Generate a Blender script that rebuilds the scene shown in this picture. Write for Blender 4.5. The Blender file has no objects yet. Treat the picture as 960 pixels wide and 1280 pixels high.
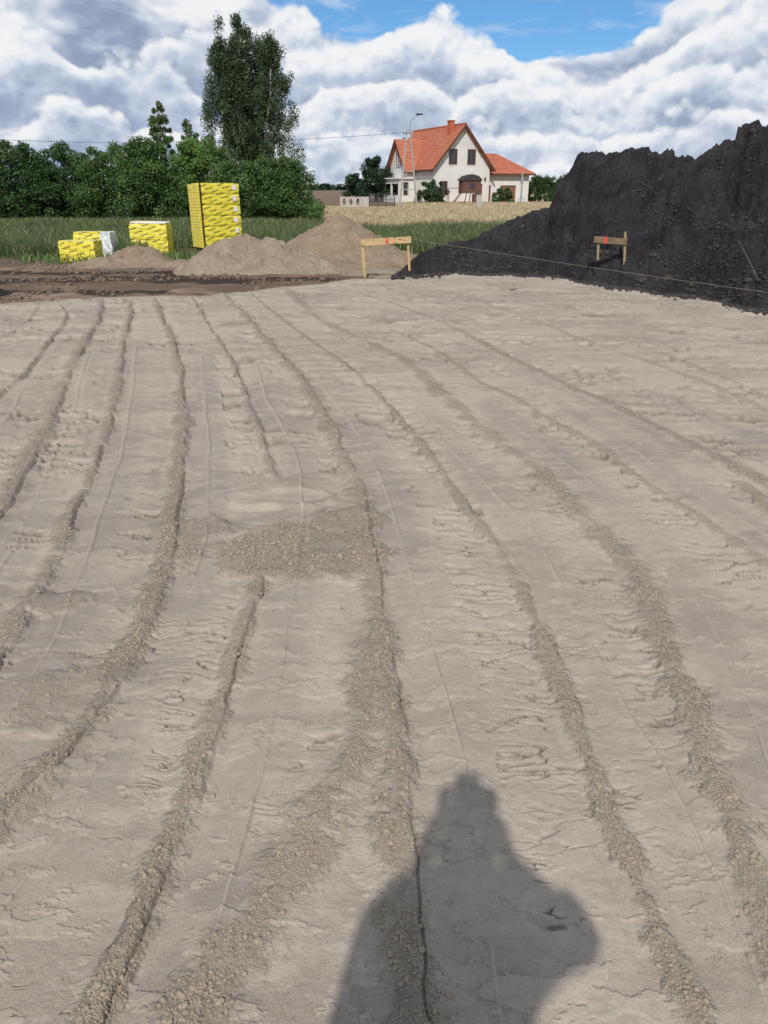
import bpy, bmesh, math, random
import numpy as np
from mathutils import Vector, Matrix
from mathutils.bvhtree import BVHTree

SC = bpy.context.scene
COL = SC.collection
R = math.radians
rnd = random.Random(7)

# ------------------------------------------------------------------ camera
CAM_H = 1.6
PITCH = R(23.4)
cam_d = bpy.data.cameras.new('camera')
cam_d.sensor_fit = 'VERTICAL'; cam_d.sensor_height = 36; cam_d.sensor_width = 27
cam_d.lens = 26; cam_d.clip_start = 0.02; cam_d.clip_end = 20000
cam = bpy.data.objects.new('camera', cam_d)
cam.location = (0, 0, CAM_H); cam.rotation_euler = (R(90)-PITCH, 0, 0)
COL.objects.link(cam); SC.camera = cam

SUN_EL, SUN_AZ = 43.0, 8.3         # shadows run forward and slightly right
SC.view_settings.view_transform = 'Standard'; SC.view_settings.look = 'None'
SC.view_settings.exposure = 0.0; SC.view_settings.gamma = 1.0
SC.view_settings.use_curve_mapping = False
SC.cycles.max_bounces = 6; SC.cycles.diffuse_bounces = 2

sun_d = bpy.data.lights.new('sun', 'SUN'); sun_d.energy = 3.7; sun_d.angle = R(0.9)
sun_d.color = (1.0, 0.955, 0.89)
sun = bpy.data.objects.new('sun', sun_d); COL.objects.link(sun)
ldir = Vector((math.sin(R(SUN_AZ))*math.cos(R(SUN_EL)), math.cos(R(SUN_AZ))*math.cos(R(SUN_EL)), -math.sin(R(SUN_EL))))
sun.rotation_euler = ldir.to_track_quat('-Z', 'Y').to_euler()
sun.location = (-3, -20, 20)

# ------------------------------------------------------------------ node helper
class G:
    """tiny wrapper for building node trees"""
    def __init__(s, nt): s.nt = nt; s.n = nt.nodes; s.l = nt.links
    def put(s, sock, v):
        if v is None: return
        if isinstance(v, bpy.types.NodeSocket): s.l.new(v, sock)
        else:
            if isinstance(v, (tuple, list)) and len(v) == 3 and sock.type == 'RGBA': v = (*v, 1)
            sock.default_value = v
    def math(s, op, a, b=None, c=None, clamp=False):
        n = s.n.new('ShaderNodeMath'); n.operation = op; n.use_clamp = clamp
        for i, v in enumerate((a, b, c)): s.put(n.inputs[i], v)
        return n.outputs[0]
    def vmath(s, op, a, b=None, scale=None):
        n = s.n.new('ShaderNodeVectorMath'); n.operation = op
        s.put(n.inputs[0], a); s.put(n.inputs[1], b)
        if scale is not None: s.put(n.inputs['Scale'], scale)
        return n.outputs['Value'] if op in ('DOT_PRODUCT', 'LENGTH', 'DISTANCE') else n.outputs[0]
    def noise(s, vec, scale, detail=4, rough=.5, dist=0., lac=2.):
        n = s.n.new('ShaderNodeTexNoise'); s.put(n.inputs['Vector'], vec)
        n.inputs['Scale'].default_value = scale; n.inputs['Detail'].default_value = detail
        n.inputs['Roughness'].default_value = rough; n.inputs['Distortion'].default_value = dist
        n.inputs['Lacunarity'].default_value = lac
        return n.outputs['Fac']
    def vor(s, vec, scale, feature='F1', rand=1., out='Distance', smooth=.5):
        n = s.n.new('ShaderNodeTexVoronoi'); n.feature = feature; s.put(n.inputs['Vector'], vec)
        n.inputs['Scale'].default_value = scale; n.inputs['Randomness'].default_value = rand
        if feature == 'SMOOTH_F1': n.inputs['Smoothness'].default_value = smooth
        return n.outputs[out]
    def ss(s, v, a, b, lo=0., hi=1.):
        n = s.n.new('ShaderNodeMapRange'); n.interpolation_type = 'SMOOTHSTEP'; s.put(n.inputs[0], v)
        for i, x in zip((1, 2, 3, 4), (a, b, lo, hi)): s.put(n.inputs[i], x)
        return n.outputs[0]
    def mix(s, f, a, b, mode='MIX'):
        n = s.n.new('ShaderNodeMix'); n.data_type = 'RGBA'; n.blend_type = mode
        s.put(n.inputs[0], f); s.put(n.inputs[6], a); s.put(n.inputs[7], b)
        return n.outputs[2]
    def attr(s, name, out='Fac'):
        n = s.n.new('ShaderNodeAttribute'); n.attribute_name = name
        return n.outputs[out]
    def co(s, out='Object'):
        return s.n.new('ShaderNodeTexCoord').outputs[out]
    def mapping(s, v, scale=(1, 1, 1), loc=(0, 0, 0), rot=(0, 0, 0)):
        n = s.n.new('ShaderNodeMapping'); s.put(n.inputs[0], v)
        n.inputs['Location'].default_value = loc; n.inputs['Rotation'].default_value = rot
        n.inputs['Scale'].default_value = scale
        return n.outputs[0]
    def bump(s, h, strength=.5, dist=.01, normal=None):
        n = s.n.new('ShaderNodeBump'); s.put(n.inputs['Height'], h)
        n.inputs['Strength'].default_value = strength; n.inputs['Distance'].default_value = dist
        s.put(n.inputs['Normal'], normal)
        return n.outputs[0]

def mat(name, fn=None, rough=.8, col=(.5, .5, .5), spec=.3, metal=0.):
    m = bpy.data.materials.new(name); m.use_nodes = True
    g = G(m.node_tree); b = g.n['Principled BSDF']
    b.inputs['Roughness'].default_value = rough; b.inputs['Base Color'].default_value = (*col, 1)
    b.inputs['Specular IOR Level'].default_value = spec; b.inputs['Metallic'].default_value = metal
    if fn:
        r = fn(g)
        if isinstance(r, tuple) and isinstance(r[0], (bpy.types.NodeSocket, type(None))):
            c, nrm = r
        else: c, nrm = r, None
        if c is not None: g.put(b.inputs['Base Color'], c)
        if nrm is not None: g.put(b.inputs['Normal'], nrm)
    return m

def mottled(name, col, var=.25, scale=6., rough=.85, spec=.25, bump=.0, bscale=60., bdist=.01):
    """simple material: a base colour with two scales of variation and a little relief"""
    def fn(g):
        v = g.co()
        n1 = g.noise(v, scale, 5, .6); n2 = g.noise(v, scale*7, 3, .6)
        f = g.math('ADD', g.math('MULTIPLY', n1, .65), g.math('MULTIPLY', n2, .35))
        f = g.ss(f, .3, .7)
        c = g.mix(f, tuple(x*(1-var) for x in col), tuple(min(1, x*(1+var)) for x in col))
        nb = g.bump(g.noise(v, bscale, 4, .6), bump, bdist) if bump else None
        return (c, nb) if nb is not None else (c, None)
    return mat(name, fn, rough, col, spec)

# ------------------------------------------------------------------ world: sky with cumulus
W = bpy.data.worlds.new('World'); SC.world = W; W.use_nodes = True
def build_world():
    W.cycles.sampling_method = 'MANUAL'; W.cycles.sample_map_resolution = 256
    g = G(W.node_tree); bg = g.n['Background']; bg.inputs['Strength'].default_value = 0.1
    sky = g.n.new('ShaderNodeTexSky'); sky.sky_type = 'NISHITA'; sky.sun_disc = False
    sky.sun_elevation = R(SUN_EL); sky.sun_rotation = R(180+SUN_AZ)
    sky.air_density = 1.0; sky.dust_density = .3; sky.ozone_density = 3.0
    d = g.vmath('NORMALIZE', g.co('Generated'))
    sep = g.n.new('ShaderNodeSeparateXYZ'); g.put(sep.inputs[0], d)
    z = sep.outputs[2]
    # towards the horizon the layers of cloud flatten
    p0 = g.mapping(d, (1.0, 1.0, 1.55))
    warp = g.n.new('ShaderNodeTexNoise'); g.put(warp.inputs['Vector'], p0); warp.inputs['Scale'].default_value = 14; warp.inputs['Detail'].default_value = 3
    p = g.vmath('ADD', p0, g.vmath('SCALE', g.vmath('SUBTRACT', warp.outputs['Color'], (.5, .5, .5)), scale=.030))
    def density(off, puffs=3):
        q = g.vmath('ADD', p, off)
        s = g.noise(q, 4.6, 5, .50)
        for sc, am in ((10., .24), (27., .14), (70., .055))[:puffs]:
            v = g.vor(q, sc, 'F1'); s = g.math('ADD', s, g.math('MULTIPLY', g.math('SUBTRACT', .50, v), am))
        return s
    d0 = density((0, 0, 0)); d1 = density((-.006, 0, .016)); d2 = density((-.02, 0, .07), 2)
    # where the sky is open and where the banks stand
    bias = None
    def blob(az, el, rx, amt, b, sq=2.2):
        v = (math.sin(R(az))*math.cos(R(el)), math.cos(R(az))*math.cos(R(el)), math.sin(R(el)))
        q = g.vmath('DISTANCE', g.mapping(d, (1, 1, sq)), (v[0], v[1], v[2]*sq))
        t = g.ss(q, 0., R(rx), amt, 0.)
        return t if b is None else g.math('ADD', b, t)
    for a in BLOBS: bias = blob(*a, bias)
    lowb = g.ss(z, .10, .20, .30, .06)
    c0 = g.math('ADD', d0, g.math('ADD', bias, lowb))
    mask = g.ss(c0, .485, .55)
    rim = g.ss(c0, .49, .64)
    lit = g.math('ADD', g.math('MULTIPLY', g.math('SUBTRACT', d0, d1), 3.4), g.math('MULTIPLY', g.math('SUBTRACT', d0, d2), 1.7))
    under = g.noise(g.mapping(d, (1, 1, 2.6), (0.35, .2, .6)), 5.0, 5, .5)
    grey = None
    for a in GREY: grey = blob(*a, grey)
    und = g.math('ADD', g.math('MULTIPLY', g.ss(under, .36, .66), .34), grey)
    b = g.math('ADD', .98, g.math('MULTIPLY', lit, .80))
    b = g.math('SUBTRACT', b, g.math('MULTIPLY', g.math('MULTIPLY', und, rim), .95))
    b = g.math('SUBTRACT', b, g.math('MULTIPLY', rim, .10))
    b = g.math('ADD', b, 0.0, clamp=True)
    ramp = g.n.new('ShaderNodeValToRGB'); g.put(ramp.inputs[0], b)
    e = ramp.color_ramp.elements
    e[0].position = 0.10; e[0].color = (.29, .37, .52, 1)
    e[1].position = 1.; e[1].color = (.95, .96, .98, 1)
    for pos, c in ((.35, (.34, .42, .58)), (.55, (.47, .55, .70)), (.78, (.70, .76, .85))):
        k = ramp.color_ramp.elements.new(pos); k.color = (*c, 1)
    cl = g.vmath('SCALE', ramp.outputs[0], scale=9.2)
    skyc = g.mix(1.0, sky.outputs[0], (.55, .86, 1.10), 'MULTIPLY')
    out = g.mix(mask, skyc, cl)
    # banks of cumulus one before the other, white domed tops and grey-blue undersides
    wsp = g.ss(g.noise(g.mapping(d, (1, 1, 5.), (.3, .1, .2)), 9, 6, .62, .6), .50, .74, 0., .55)
    out = g.mix(wsp, out, (6.6, 7.4, 8.6))
    hor = g.vmath('NORMALIZE', g.mapping(d, (1, 1, 0)))
    el = g.math('ARCSINE', z)
    warp2 = g.n.new('ShaderNodeTexNoise'); g.put(warp2.inputs['Vector'], d); warp2.inputs['Scale'].default_value = 30; warp2.inputs['Detail'].default_value = 3
    dw = g.vmath('ADD', d, g.vmath('SCALE', g.vmath('SUBTRACT', warp2.outputs['Color'], (.5, .5, .5)), scale=.022))
    def puff(off):
        q = g.mapping(g.vmath('ADD', dw, off), (1, 1, 1.25)); s = None
        for sc, am in PUFFS:
            v = g.vor(q, sc, 'F1'); t = g.math('MULTIPLY', g.math('SUBTRACT', .5, v), am); s = t if s is None else g.math('ADD', s, t)
        return s
    pf0, pf1 = puff((0, 0, 0)), puff((-.004, 0, .009))
    soft = g.noise(g.mapping(d, (1, 1, 2.)), 16, 4, .55)
    gl = blob(-15, 7.0, 12, .34, blob(18, 5.5, 9, .14, None))
    for T, amp, fr, sd, gap, base, span, edge in BANKS:
        nz = g.math('SUBTRACT', g.noise(g.mapping(hor, (1, 1, 1), (sd, sd*.37, sd*1.9)), fr, 3, .5), .5)
        top = g.math('ADD', T, g.math('MULTIPLY', nz, amp)); gb = None
        for a in gap: gb = blob(*a, gb, .6)
        if gb is not None: top = g.math('ADD', top, gb)
        f = g.math('ADD', g.math('SUBTRACT', top, el), pf0)
        mk = g.ss(f, 0., edge)
        b = g.math('ADD', .99, g.math('MULTIPLY', g.math('SUBTRACT', pf0, pf1), 22.))
        b = g.math('SUBTRACT', b, g.math('MULTIPLY', gl, g.ss(f, .0, .03)))
        b = g.math('SUBTRACT', b, g.math('MULTIPLY', g.ss(g.math('ADD', f, g.math('MULTIPLY', g.math('SUBTRACT', soft, .5), .07)), span*.10, span), base), clamp=True)
        rp = g.n.new('ShaderNodeValToRGB'); g.put(rp.inputs[0], b); e = rp.color_ramp.elements
        e[0].position = .15; e[0].color = (.33, .41, .57, 1); e[1].position = 1.; e[1].color = (.96, .97, .99, 1)
        for pos, c in ((.42, (.38, .46, .62)), (.66, (.56, .64, .78)), (.84, (.80, .85, .92))):
            k = e.new(pos); k.color = (*c, 1)
        out = g.mix(mk, out, g.vmath('SCALE', rp.outputs[0], scale=9.2))
    out = g.mix(g.ss(z, -.02, -.005, 1., 0.), out, (1.6, 1.5, 1.3))
    g.put(bg.inputs['Color'], out)
PUFFS = [(9., .060), (21., .026), (48., .011), (105., .0045)]
# top elevation (rad), how much it wanders, how often, seed, dips/rises, grey below, depth to grey, edge softness
BANKS = [(.200, .10, 2.2, 1.3, [(12.5, 9, 13, -.060), (-24, 8, 16, -.10), (2, 9.5, 5, .016), (-1, 12.5, 6, -.05)], .50, .085, .011),
         (.118, .085, 3.0, 4.1, [(-24, 6, 14, .02)], .46, .055, .009),
         (.078, .055, 4.5, 7.7, [], .36, .04, .012),
         (.036, .02, 6.0, 9.2, [], .22, .035, .018)]
BLOBS = [(7, 13.5, 19, -.45), (12.5, 10.0, 8, -.25), (3, 6.5, 9, .10), (-16, 8, 18, .22), (22, 5, 8, .10), (24, 10.5, 7, .22)]
GREY = [(-17, 7.6, 11, .42), (-9, 6.5, 8, .25), (17, 5.2, 14, .25), (3, 4.8, 7, .30), (-20, 10.8, 6, .12), (12, 7.2, 5, .12), (2, 9.0, 6, -.30), (-5, 8.5, 5, -.2), (-20, 3.6, 7, -.3), (8, 3.4, 6, -.15), (24, 10, 5, -.15)]
build_world()

# ------------------------------------------------------------------ object helpers
def link(name, me, m=None, parent=None):
    o = bpy.data.objects.new(name, me); COL.objects.link(o)
    if m is not None:
        for mm in (m if isinstance(m, (list, tuple)) else [m]): me.materials.append(mm)
    if parent is not None: o.parent = parent
    return o
def tag(o, label=None, cat=None, group=None, kind=None):
    if label: o['label'] = label
    if cat: o['category'] = cat
    if group: o['group'] = group
    if kind: o['kind'] = kind
    return o
def empty(name, loc, rz=0., label=None, cat=None, group=None):
    o = bpy.data.objects.new(name, None); o.empty_display_size = .3; COL.objects.link(o)
    o.location = loc; o.rotation_euler = (0, 0, rz)
    return tag(o, label, cat, group)
def mesh_np(name, verts, faces, m=None, parent=None, smooth=False, attrs=None):
    """verts (n,3); faces (m,k) int array with k constant"""
    verts = np.asarray(verts, np.float32); faces = np.asarray(faces, np.int32)
    me = bpy.data.meshes.new(name)
    me.vertices.add(len(verts)); me.vertices.foreach_set('co', verts.ravel())
    k = faces.shape[1]; me.loops.add(faces.size); me.loops.foreach_set('vertex_index', faces.ravel())
    me.polygons.add(len(faces))
    me.polygons.foreach_set('loop_start', np.arange(0, faces.size, k, dtype=np.int32))
    me.polygons.foreach_set('loop_total', np.full(len(faces), k, np.int32))
    me.polygons.foreach_set('use_smooth', np.full(len(faces), smooth, bool))
    me.update(calc_edges=True)
    if attrs:
        for an, av in attrs.items():
            av = np.asarray(av, np.float32)
            if av.ndim == 1:
                a = me.attributes.new(an, 'FLOAT', 'POINT'); a.data.foreach_set('value', av)
            else:
                a = me.attributes.new(an, 'FLOAT_COLOR', 'POINT')
                if av.shape[1] == 3: av = np.concatenate([av, np.ones((len(av), 1), np.float32)], 1)
                a.data.foreach_set('color', av.ravel())
    return link(name, me, m, parent)
class MB:
    """collects boxes, bars and polygons; build() links them as one mesh object"""
    def __init__(s): s.v = []; s.f = []
    def add(s, vs, fs):
        o = len(s.v); s.v += [tuple(v) for v in vs]; s.f += [tuple(i+o for i in f) for f in fs]; return s
    def box(s, a, b, M=None):
        (x0, y0, z0), (x1, y1, z1) = a, b
        vs = [(x0, y0, z0), (x1, y0, z0), (x1, y1, z0), (x0, y1, z0), (x0, y0, z1), (x1, y0, z1), (x1, y1, z1), (x0, y1, z1)]
        if M is not None: vs = [M @ Vector(v) for v in vs]
        return s.add(vs, [(0, 3, 2, 1), (4, 5, 6, 7), (0, 1, 5, 4), (1, 2, 6, 5), (2, 3, 7, 6), (3, 0, 4, 7)])
    def bar(s, p, q, r0, r1=None, n=8, sq=False):
        p, q = Vector(p), Vector(q); r1 = r0 if r1 is None else r1
        d = (q-p).normalized(); a = d.orthogonal().normalized() if abs(d.z) < .99 else Vector((1, 0, 0))
        if sq: a = Vector((0, 0, 1)).cross(d).normalized() if abs(d.z) < .95 else Vector((1, 0, 0)); n = 4
        b = d.cross(a).normalized(); ph = math.pi/4 if sq else 0
        vs = []
        for c, r in ((p, r0), (q, r1)):
            for i in range(n):
                t = ph+2*math.pi*i/n; vs.append(c+(a*math.cos(t)+b*math.sin(t))*r)
        fs = [(i, (i+1) % n, (i+1) % n+n, i+n) for i in range(n)]
        fs += [tuple(range(n-1, -1, -1)), tuple(range(n, 2*n))]
        return s.add(vs, fs)
    def prism(s, poly, y0, y1, M=None):
        """poly: list of (x,z), extruded along y"""
        n = len(poly); vs = [(x, y0, z) for x, z in poly]+[(x, y1, z) for x, z in poly]
        if M is not None: vs = [M @ Vector(v) for v in vs]
        fs = [tuple(range(n)), tuple(range(2*n-1, n-1, -1))]+[(i, i+n, (i+1) % n+n, (i+1) % n) for i in range(n)]
        return s.add(vs, fs)
    def slab(s, pts, t):
        """thick polygon: pts 3D ccw seen from outside, thickness t inwards"""
        pts = [Vector(p) for p in pts]; n = len(pts)
        nr = (pts[1]-pts[0]).cross(pts[2]-pts[0]).normalized()
        vs = pts+[p-nr*t for p in pts]
        fs = [tuple(range(n)), tuple(range(2*n-1, n-1, -1))]+[(i, i+n, (i+1) % n+n, (i+1) % n) for i in range(n)]
        return s.add(vs, fs)
    def build(s, name, m=None, parent=None, smooth=False, bevel=0.):
        me = bpy.data.meshes.new(name); me.from_pydata(s.v, [], s.f)
        bm = bmesh.new(); bm.from_mesh(me); bmesh.ops.recalc_face_normals(bm, faces=bm.faces)
        if bevel: bmesh.ops.bevel(bm, geom=list(bm.edges), offset=bevel, segments=2, affect='EDGES', clamp_overlap=True)
        bm.to_mesh(me); bm.free()
        if smooth: me.polygons.foreach_set('use_smooth', [True]*len(me.polygons))
        return link(name, me, m, parent)

# pixel of the photograph -> world
FPX = 924.4
CP, SP = math.cos(PITCH), math.sin(PITCH)
def pdir(px, py):
    cx, cy = (px-480)/FPX, (640-py)/FPX
    return np.array([cx, CP+cy*SP, -SP+cy*CP])
def gp(px, py, z=0.):
    d = pdir(px, py); t = (z-CAM_H)/d[2]; return np.array([d[0]*t, d[1]*t, z])
def at(px, py, Y):
    d = pdir(px, py); t = Y/d[1]; return Vector((d[0]*t, Y, CAM_H+d[2]*t))

# ------------------------------------------------------------------ numpy noise
def _h(ix, iy, s):
    n = (ix.astype(np.int64)*374761393+iy.astype(np.int64)*668265263+s*974634777) & 0x7fffffff
    n = ((n ^ (n >> 13))*1274126177) & 0x7fffffff
    n = n ^ (n >> 16)
    return (n & 0xffffff).astype(np.float32)/np.float32(0xffffff)
def vn(x, y, s=0):
    ix, iy = np.floor(x), np.floor(y); fx, fy = x-ix, y-iy
    ux, uy = fx*fx*fx*(fx*(fx*6-15)+10), fy*fy*fy*(fy*(fy*6-15)+10)
    a, b, c, d = _h(ix, iy, s), _h(ix+1, iy, s), _h(ix, iy+1, s), _h(ix+1, iy+1, s)
    return (a+(b-a)*ux+(c-a)*uy+(a-b-c+d)*ux*uy)*2-1
def fbm(x, y, s=0, o=4, g=.5):
    r = 0; a = 1.; t = 0.
    for i in range(o):
        c, sn = math.cos(.6*i+.3), math.sin(.6*i+.3); f = 2.03**i
        r = r+a*vn((x*c-y*sn)*f+i*17.3, (x*sn+y*c)*f-i*9.1, s+i); t += a; a *= g
    return r/t
def wor(x, y, s=0):
    """cell noise: distance to nearest point, and a random value of that cell"""
    ix, iy = np.floor(x), np.floor(y); best = np.full(x.shape, 9., np.float32); cid = np.zeros(x.shape, np.float32)
    for i in (-1, 0, 1):
        for j in (-1, 0, 1):
            jx, jy = ix+i, iy+j
            dx = jx+_h(jx, jy, s)-x; dy = jy+_h(jx, jy, s+5)-y
            dd = np.sqrt(dx*dx+dy*dy); m = dd < best
            cid = np.where(m, _h(jx, jy, s+9), cid); best = np.where(m, dd, best)
    return best, cid
def sst(x, a, b):
    t = np.clip((x-a)/(b-a), 0, 1); return t*t*(3-2*t)

# ------------------------------------------------------------------ sand pad: tracks traced from the photograph
def line(pts):
    w = np.array([gp(*p)[:2] for p in pts]); o = np.argsort(w[:, 1]); w = w[o]
    # smooth resample in log-distance
    y = w[:, 1]; t = np.log(y); tt = np.linspace(t[0], t[-1], 120); xx = np.interp(tt, t, w[:, 0]/y)
    k = np.hanning(11); k /= k.sum(); xp = np.pad(xx, 5, mode='reflect', reflect_type='odd'); xx = np.convolve(xp, k, 'valid')
    return np.exp(tt), xx*np.exp(tt)
# (points, half width m, height m, crumb strength, crack side (+1 right, -1 left, 0 none))
RIDGES = [
 ([(52,377),(37,397),(12,417),(-30,435)], .05, .020, .7, 0),
 ([(72,380),(83,392),(78,405),(50,440),(30,467),(0,492),(-40,520)], .045, .020, .7, 1),
 ([(125,374),(122,400),(102,430),(75,485),(60,525),(37,565),(18,600),(0,630),(-40,690)], .085, .034, .9, 1),
 ([(161,377),(163,392),(152,437),(145,495),(127,550),(107,602),(84,661),(51,734),(22,774),(-5,824),(-60,900)], .065, .032, .85, 1),
 ([(192,372),(202,397),(217,430),(226,475),(229,530),(224,580),(219,630),(209,689),(203,729),(180,779),(140,841),(100,909),(38,976),(-6,1027),(-80,1110)], .075, .034, 1., 1),
 ([(240,372),(260,405),(280,435),(300,475),(315,520),(332,565),(345,600)], .045, .028, .95, 1),
 ([(328,712),(309,774),(281,858),(248,943),(219,1027),(169,1151),(112,1275),(80,1340)], .052, .028, .95, 1),
 ([(275,365),(295,382),(330,425),(360,455),(385,485),(410,530),(430,570),(445,610),(452,650),(462,700),(470,785),(488,898),(500,976),(505,1066),(512,1179),(515,1275),(518,1340)], .085, .040, 1., 1),
 ([(462,800),(455,880),(439,954),(394,1050),(338,1123),(315,1179),(264,1252),(215,1330)], .105, .030, 1., 0),
 ([(310,365),(350,400),(390,430),(430,455),(478,500),(505,530),(536,571),(576,627),(621,684),(654,740),(688,813),(722,898),(756,999),(795,1095),(829,1168),(863,1252),(900,1330)], .045, .018, .85, 0),
 ([(357,362),(380,385),(400,402),(450,425),(480,437),(510,455),(540,485),(580,520),(632,560),(694,610),(750,667),(795,717),(829,796),(863,886),(896,982),(930,1066),(966,1150),(1010,1240)], .088, .036, 1., 0),
 ([(420,358),(480,377),(530,395),(580,417),(630,445),(680,467),(720,490),(760,505),(800,525),(840,545),(880,565),(920,585),(960,603),(1020,640)], .07, .030, .9, 0),
 ([(480,410),(540,435),(600,480),(645,500),(695,530),(740,555),(780,585),(820,615),(860,640),(900,668),(960,707),(1030,760)], .05, .018, .7, 0),
 ([(545,362),(600,377),(645,395),(690,410),(760,437),(820,456),(880,478),(930,500),(990,530)], .06, .020, .6, 0),
 ([(790,428),(860,455),(900,470),(960,496),(1020,520)], .055, .020, .7, 0),
 ([(600,358),(680,377),(740,395),(805,407),(880,425),(960,440),(1030,455)], .045, .015, .4, 0),
 ([(925,603),(945,620),(965,643),(1020,700)], .07, .026, .8, 0),
]
FINE = [
 ([(170,430),(165,500),(150,570),(129,644),(101,723),(90,751),(62,813),(11,898),(-50,990)], .016),
 ([(252,445),(257,505),(260,555),(262,610),(255,680),(248,712),(214,791),(169,875),(129,943),(56,1066),(0,1145),(-60,1230)], .018),
 ([(320,455),(330,495),(350,530),(375,575),(378,660),(371,734),(349,841),(332,943),(304,1055),(276,1151),(242,1275),(225,1340)], .020),
 ([(400,480),(432,520),(465,575),(480,616),(514,723),(536,796),(564,898),(587,988),(609,1111),(626,1235),(632,1330)], .016),
 ([(520,510),(559,560),(621,622),(666,667),(705,746),(750,819),(795,903),(840,971),(880,1055),(960,1240)], .020),
 ([(600,500),(677,560),(750,612),(818,673),(874,757),(919,841),(960,948),(990,1050)], .018),
 ([(645,480),(690,505),(740,535),(790,565),(874,622),(960,673),(1030,720)], .018),
 ([(540,425),(600,440),(680,475),(760,510),(860,560)], .014),
 ([(110,440),(95,500),(70,560),(45,620),(22,680),(0,715),(-40,780)], .016),
 ([(75,430),(40,470),(10,520),(-20,560)], .015),
 ([(700,455),(800,490),(900,535),(1000,590)], .015),
]
CRACKED = [ # bands whose crust is broken across the track
 ([(275,440),(290,500),(300,560),(310,600)], .09, 1.), ([(100,450),(85,540),(60,620),(20,720)], .10, .8),
 ([(420,450),(500,520),(545,600),(590,690),(625,760),(655,850),(690,950),(730,1060)], .17, 1.1),
 ([(560,500),(640,590),(720,690),(780,800),(830,900)], .10, .7),
 ([(300,405),(340,450),(390,510),(420,560)], .10, .6), ([(450,470),(560,560)], .12, .9),
 ([(640,480),(760,590),(880,690),(960,760)], .16, .9), ([(640,430),(760,480),(900,560),(960,590)], .22, .7),
 ([(500,400),(560,430),(640,480)], .12, .6), ([(720,470),(860,530),(960,570)], .2, .7), ([(190,770),(240,850),(200,930),(120,1010),(60,1120)], .12, .6),
 ([(400,740),(420,850),(380,960),(330,1060)], .09, .6), ([(620,1000),(640,1100),(660,1180)], .13, .8), ([(30,900),(10,1000)], .10, .5),
]
PADE = [(-500,388),(-200,384),(0,381),(60,376),(120,372),(250,369),(330,362),(400,354),(440,349),(500,346),(540,340),(570,341),(620,344),(697,345),(719,352),(763,358),(785,360),(835,367),(879,372),(926,385),(960,386),(1100,398),(1400,420)]
_pe = np.array([gp(*p)[:2] for p in PADE]); _pa = np.arctan2(_pe[:, 0], _pe[:, 1]); _pr = np.hypot(_pe[:, 0], _pe[:, 1])
def pad_edge(a): return np.interp(a, _pa, _pr)
_R = [(line(p), hw, h, c, s) for p, hw, h, c, s in RIDGES]
_F = [(line(p), w) for p, w in FINE]
_C = [(line(p), w, a) for p, w, a in CRACKED]
def offs(L, x, y, fade=.25):
    ys, xs = L; xl = np.interp(y, ys, xs); sl = np.interp(y, ys, np.gradient(xs, ys))
    d = (x-xl)/np.sqrt(1+sl*sl)
    k = sst(y, ys[0]*(1-.02), ys[0]*1.04)*(1-sst(y, ys[-1]*.96, ys[-1]*1.02))
    return d, k, (xl-0)
def blob(px, py, rx, ry):
    c = gp(px, py); return c[0], c[1], rx, ry
_P = [ (*blob(352, 690, .55, .30), 1.), (*blob(250, 665, .30, .16), .6), (*blob(440, 655, .22, .22), .8), (*blob(295, 407, .28, .22), .8), (*blob(790, 422, .55, .40), .5),
       (*blob(60, 755, .18, .10), .5), (*blob(75, 880, .20, .22), .45), (*blob(400, 600, .3, .2), .35), (*blob(30, 990, .12, .18), .5) ]
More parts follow.
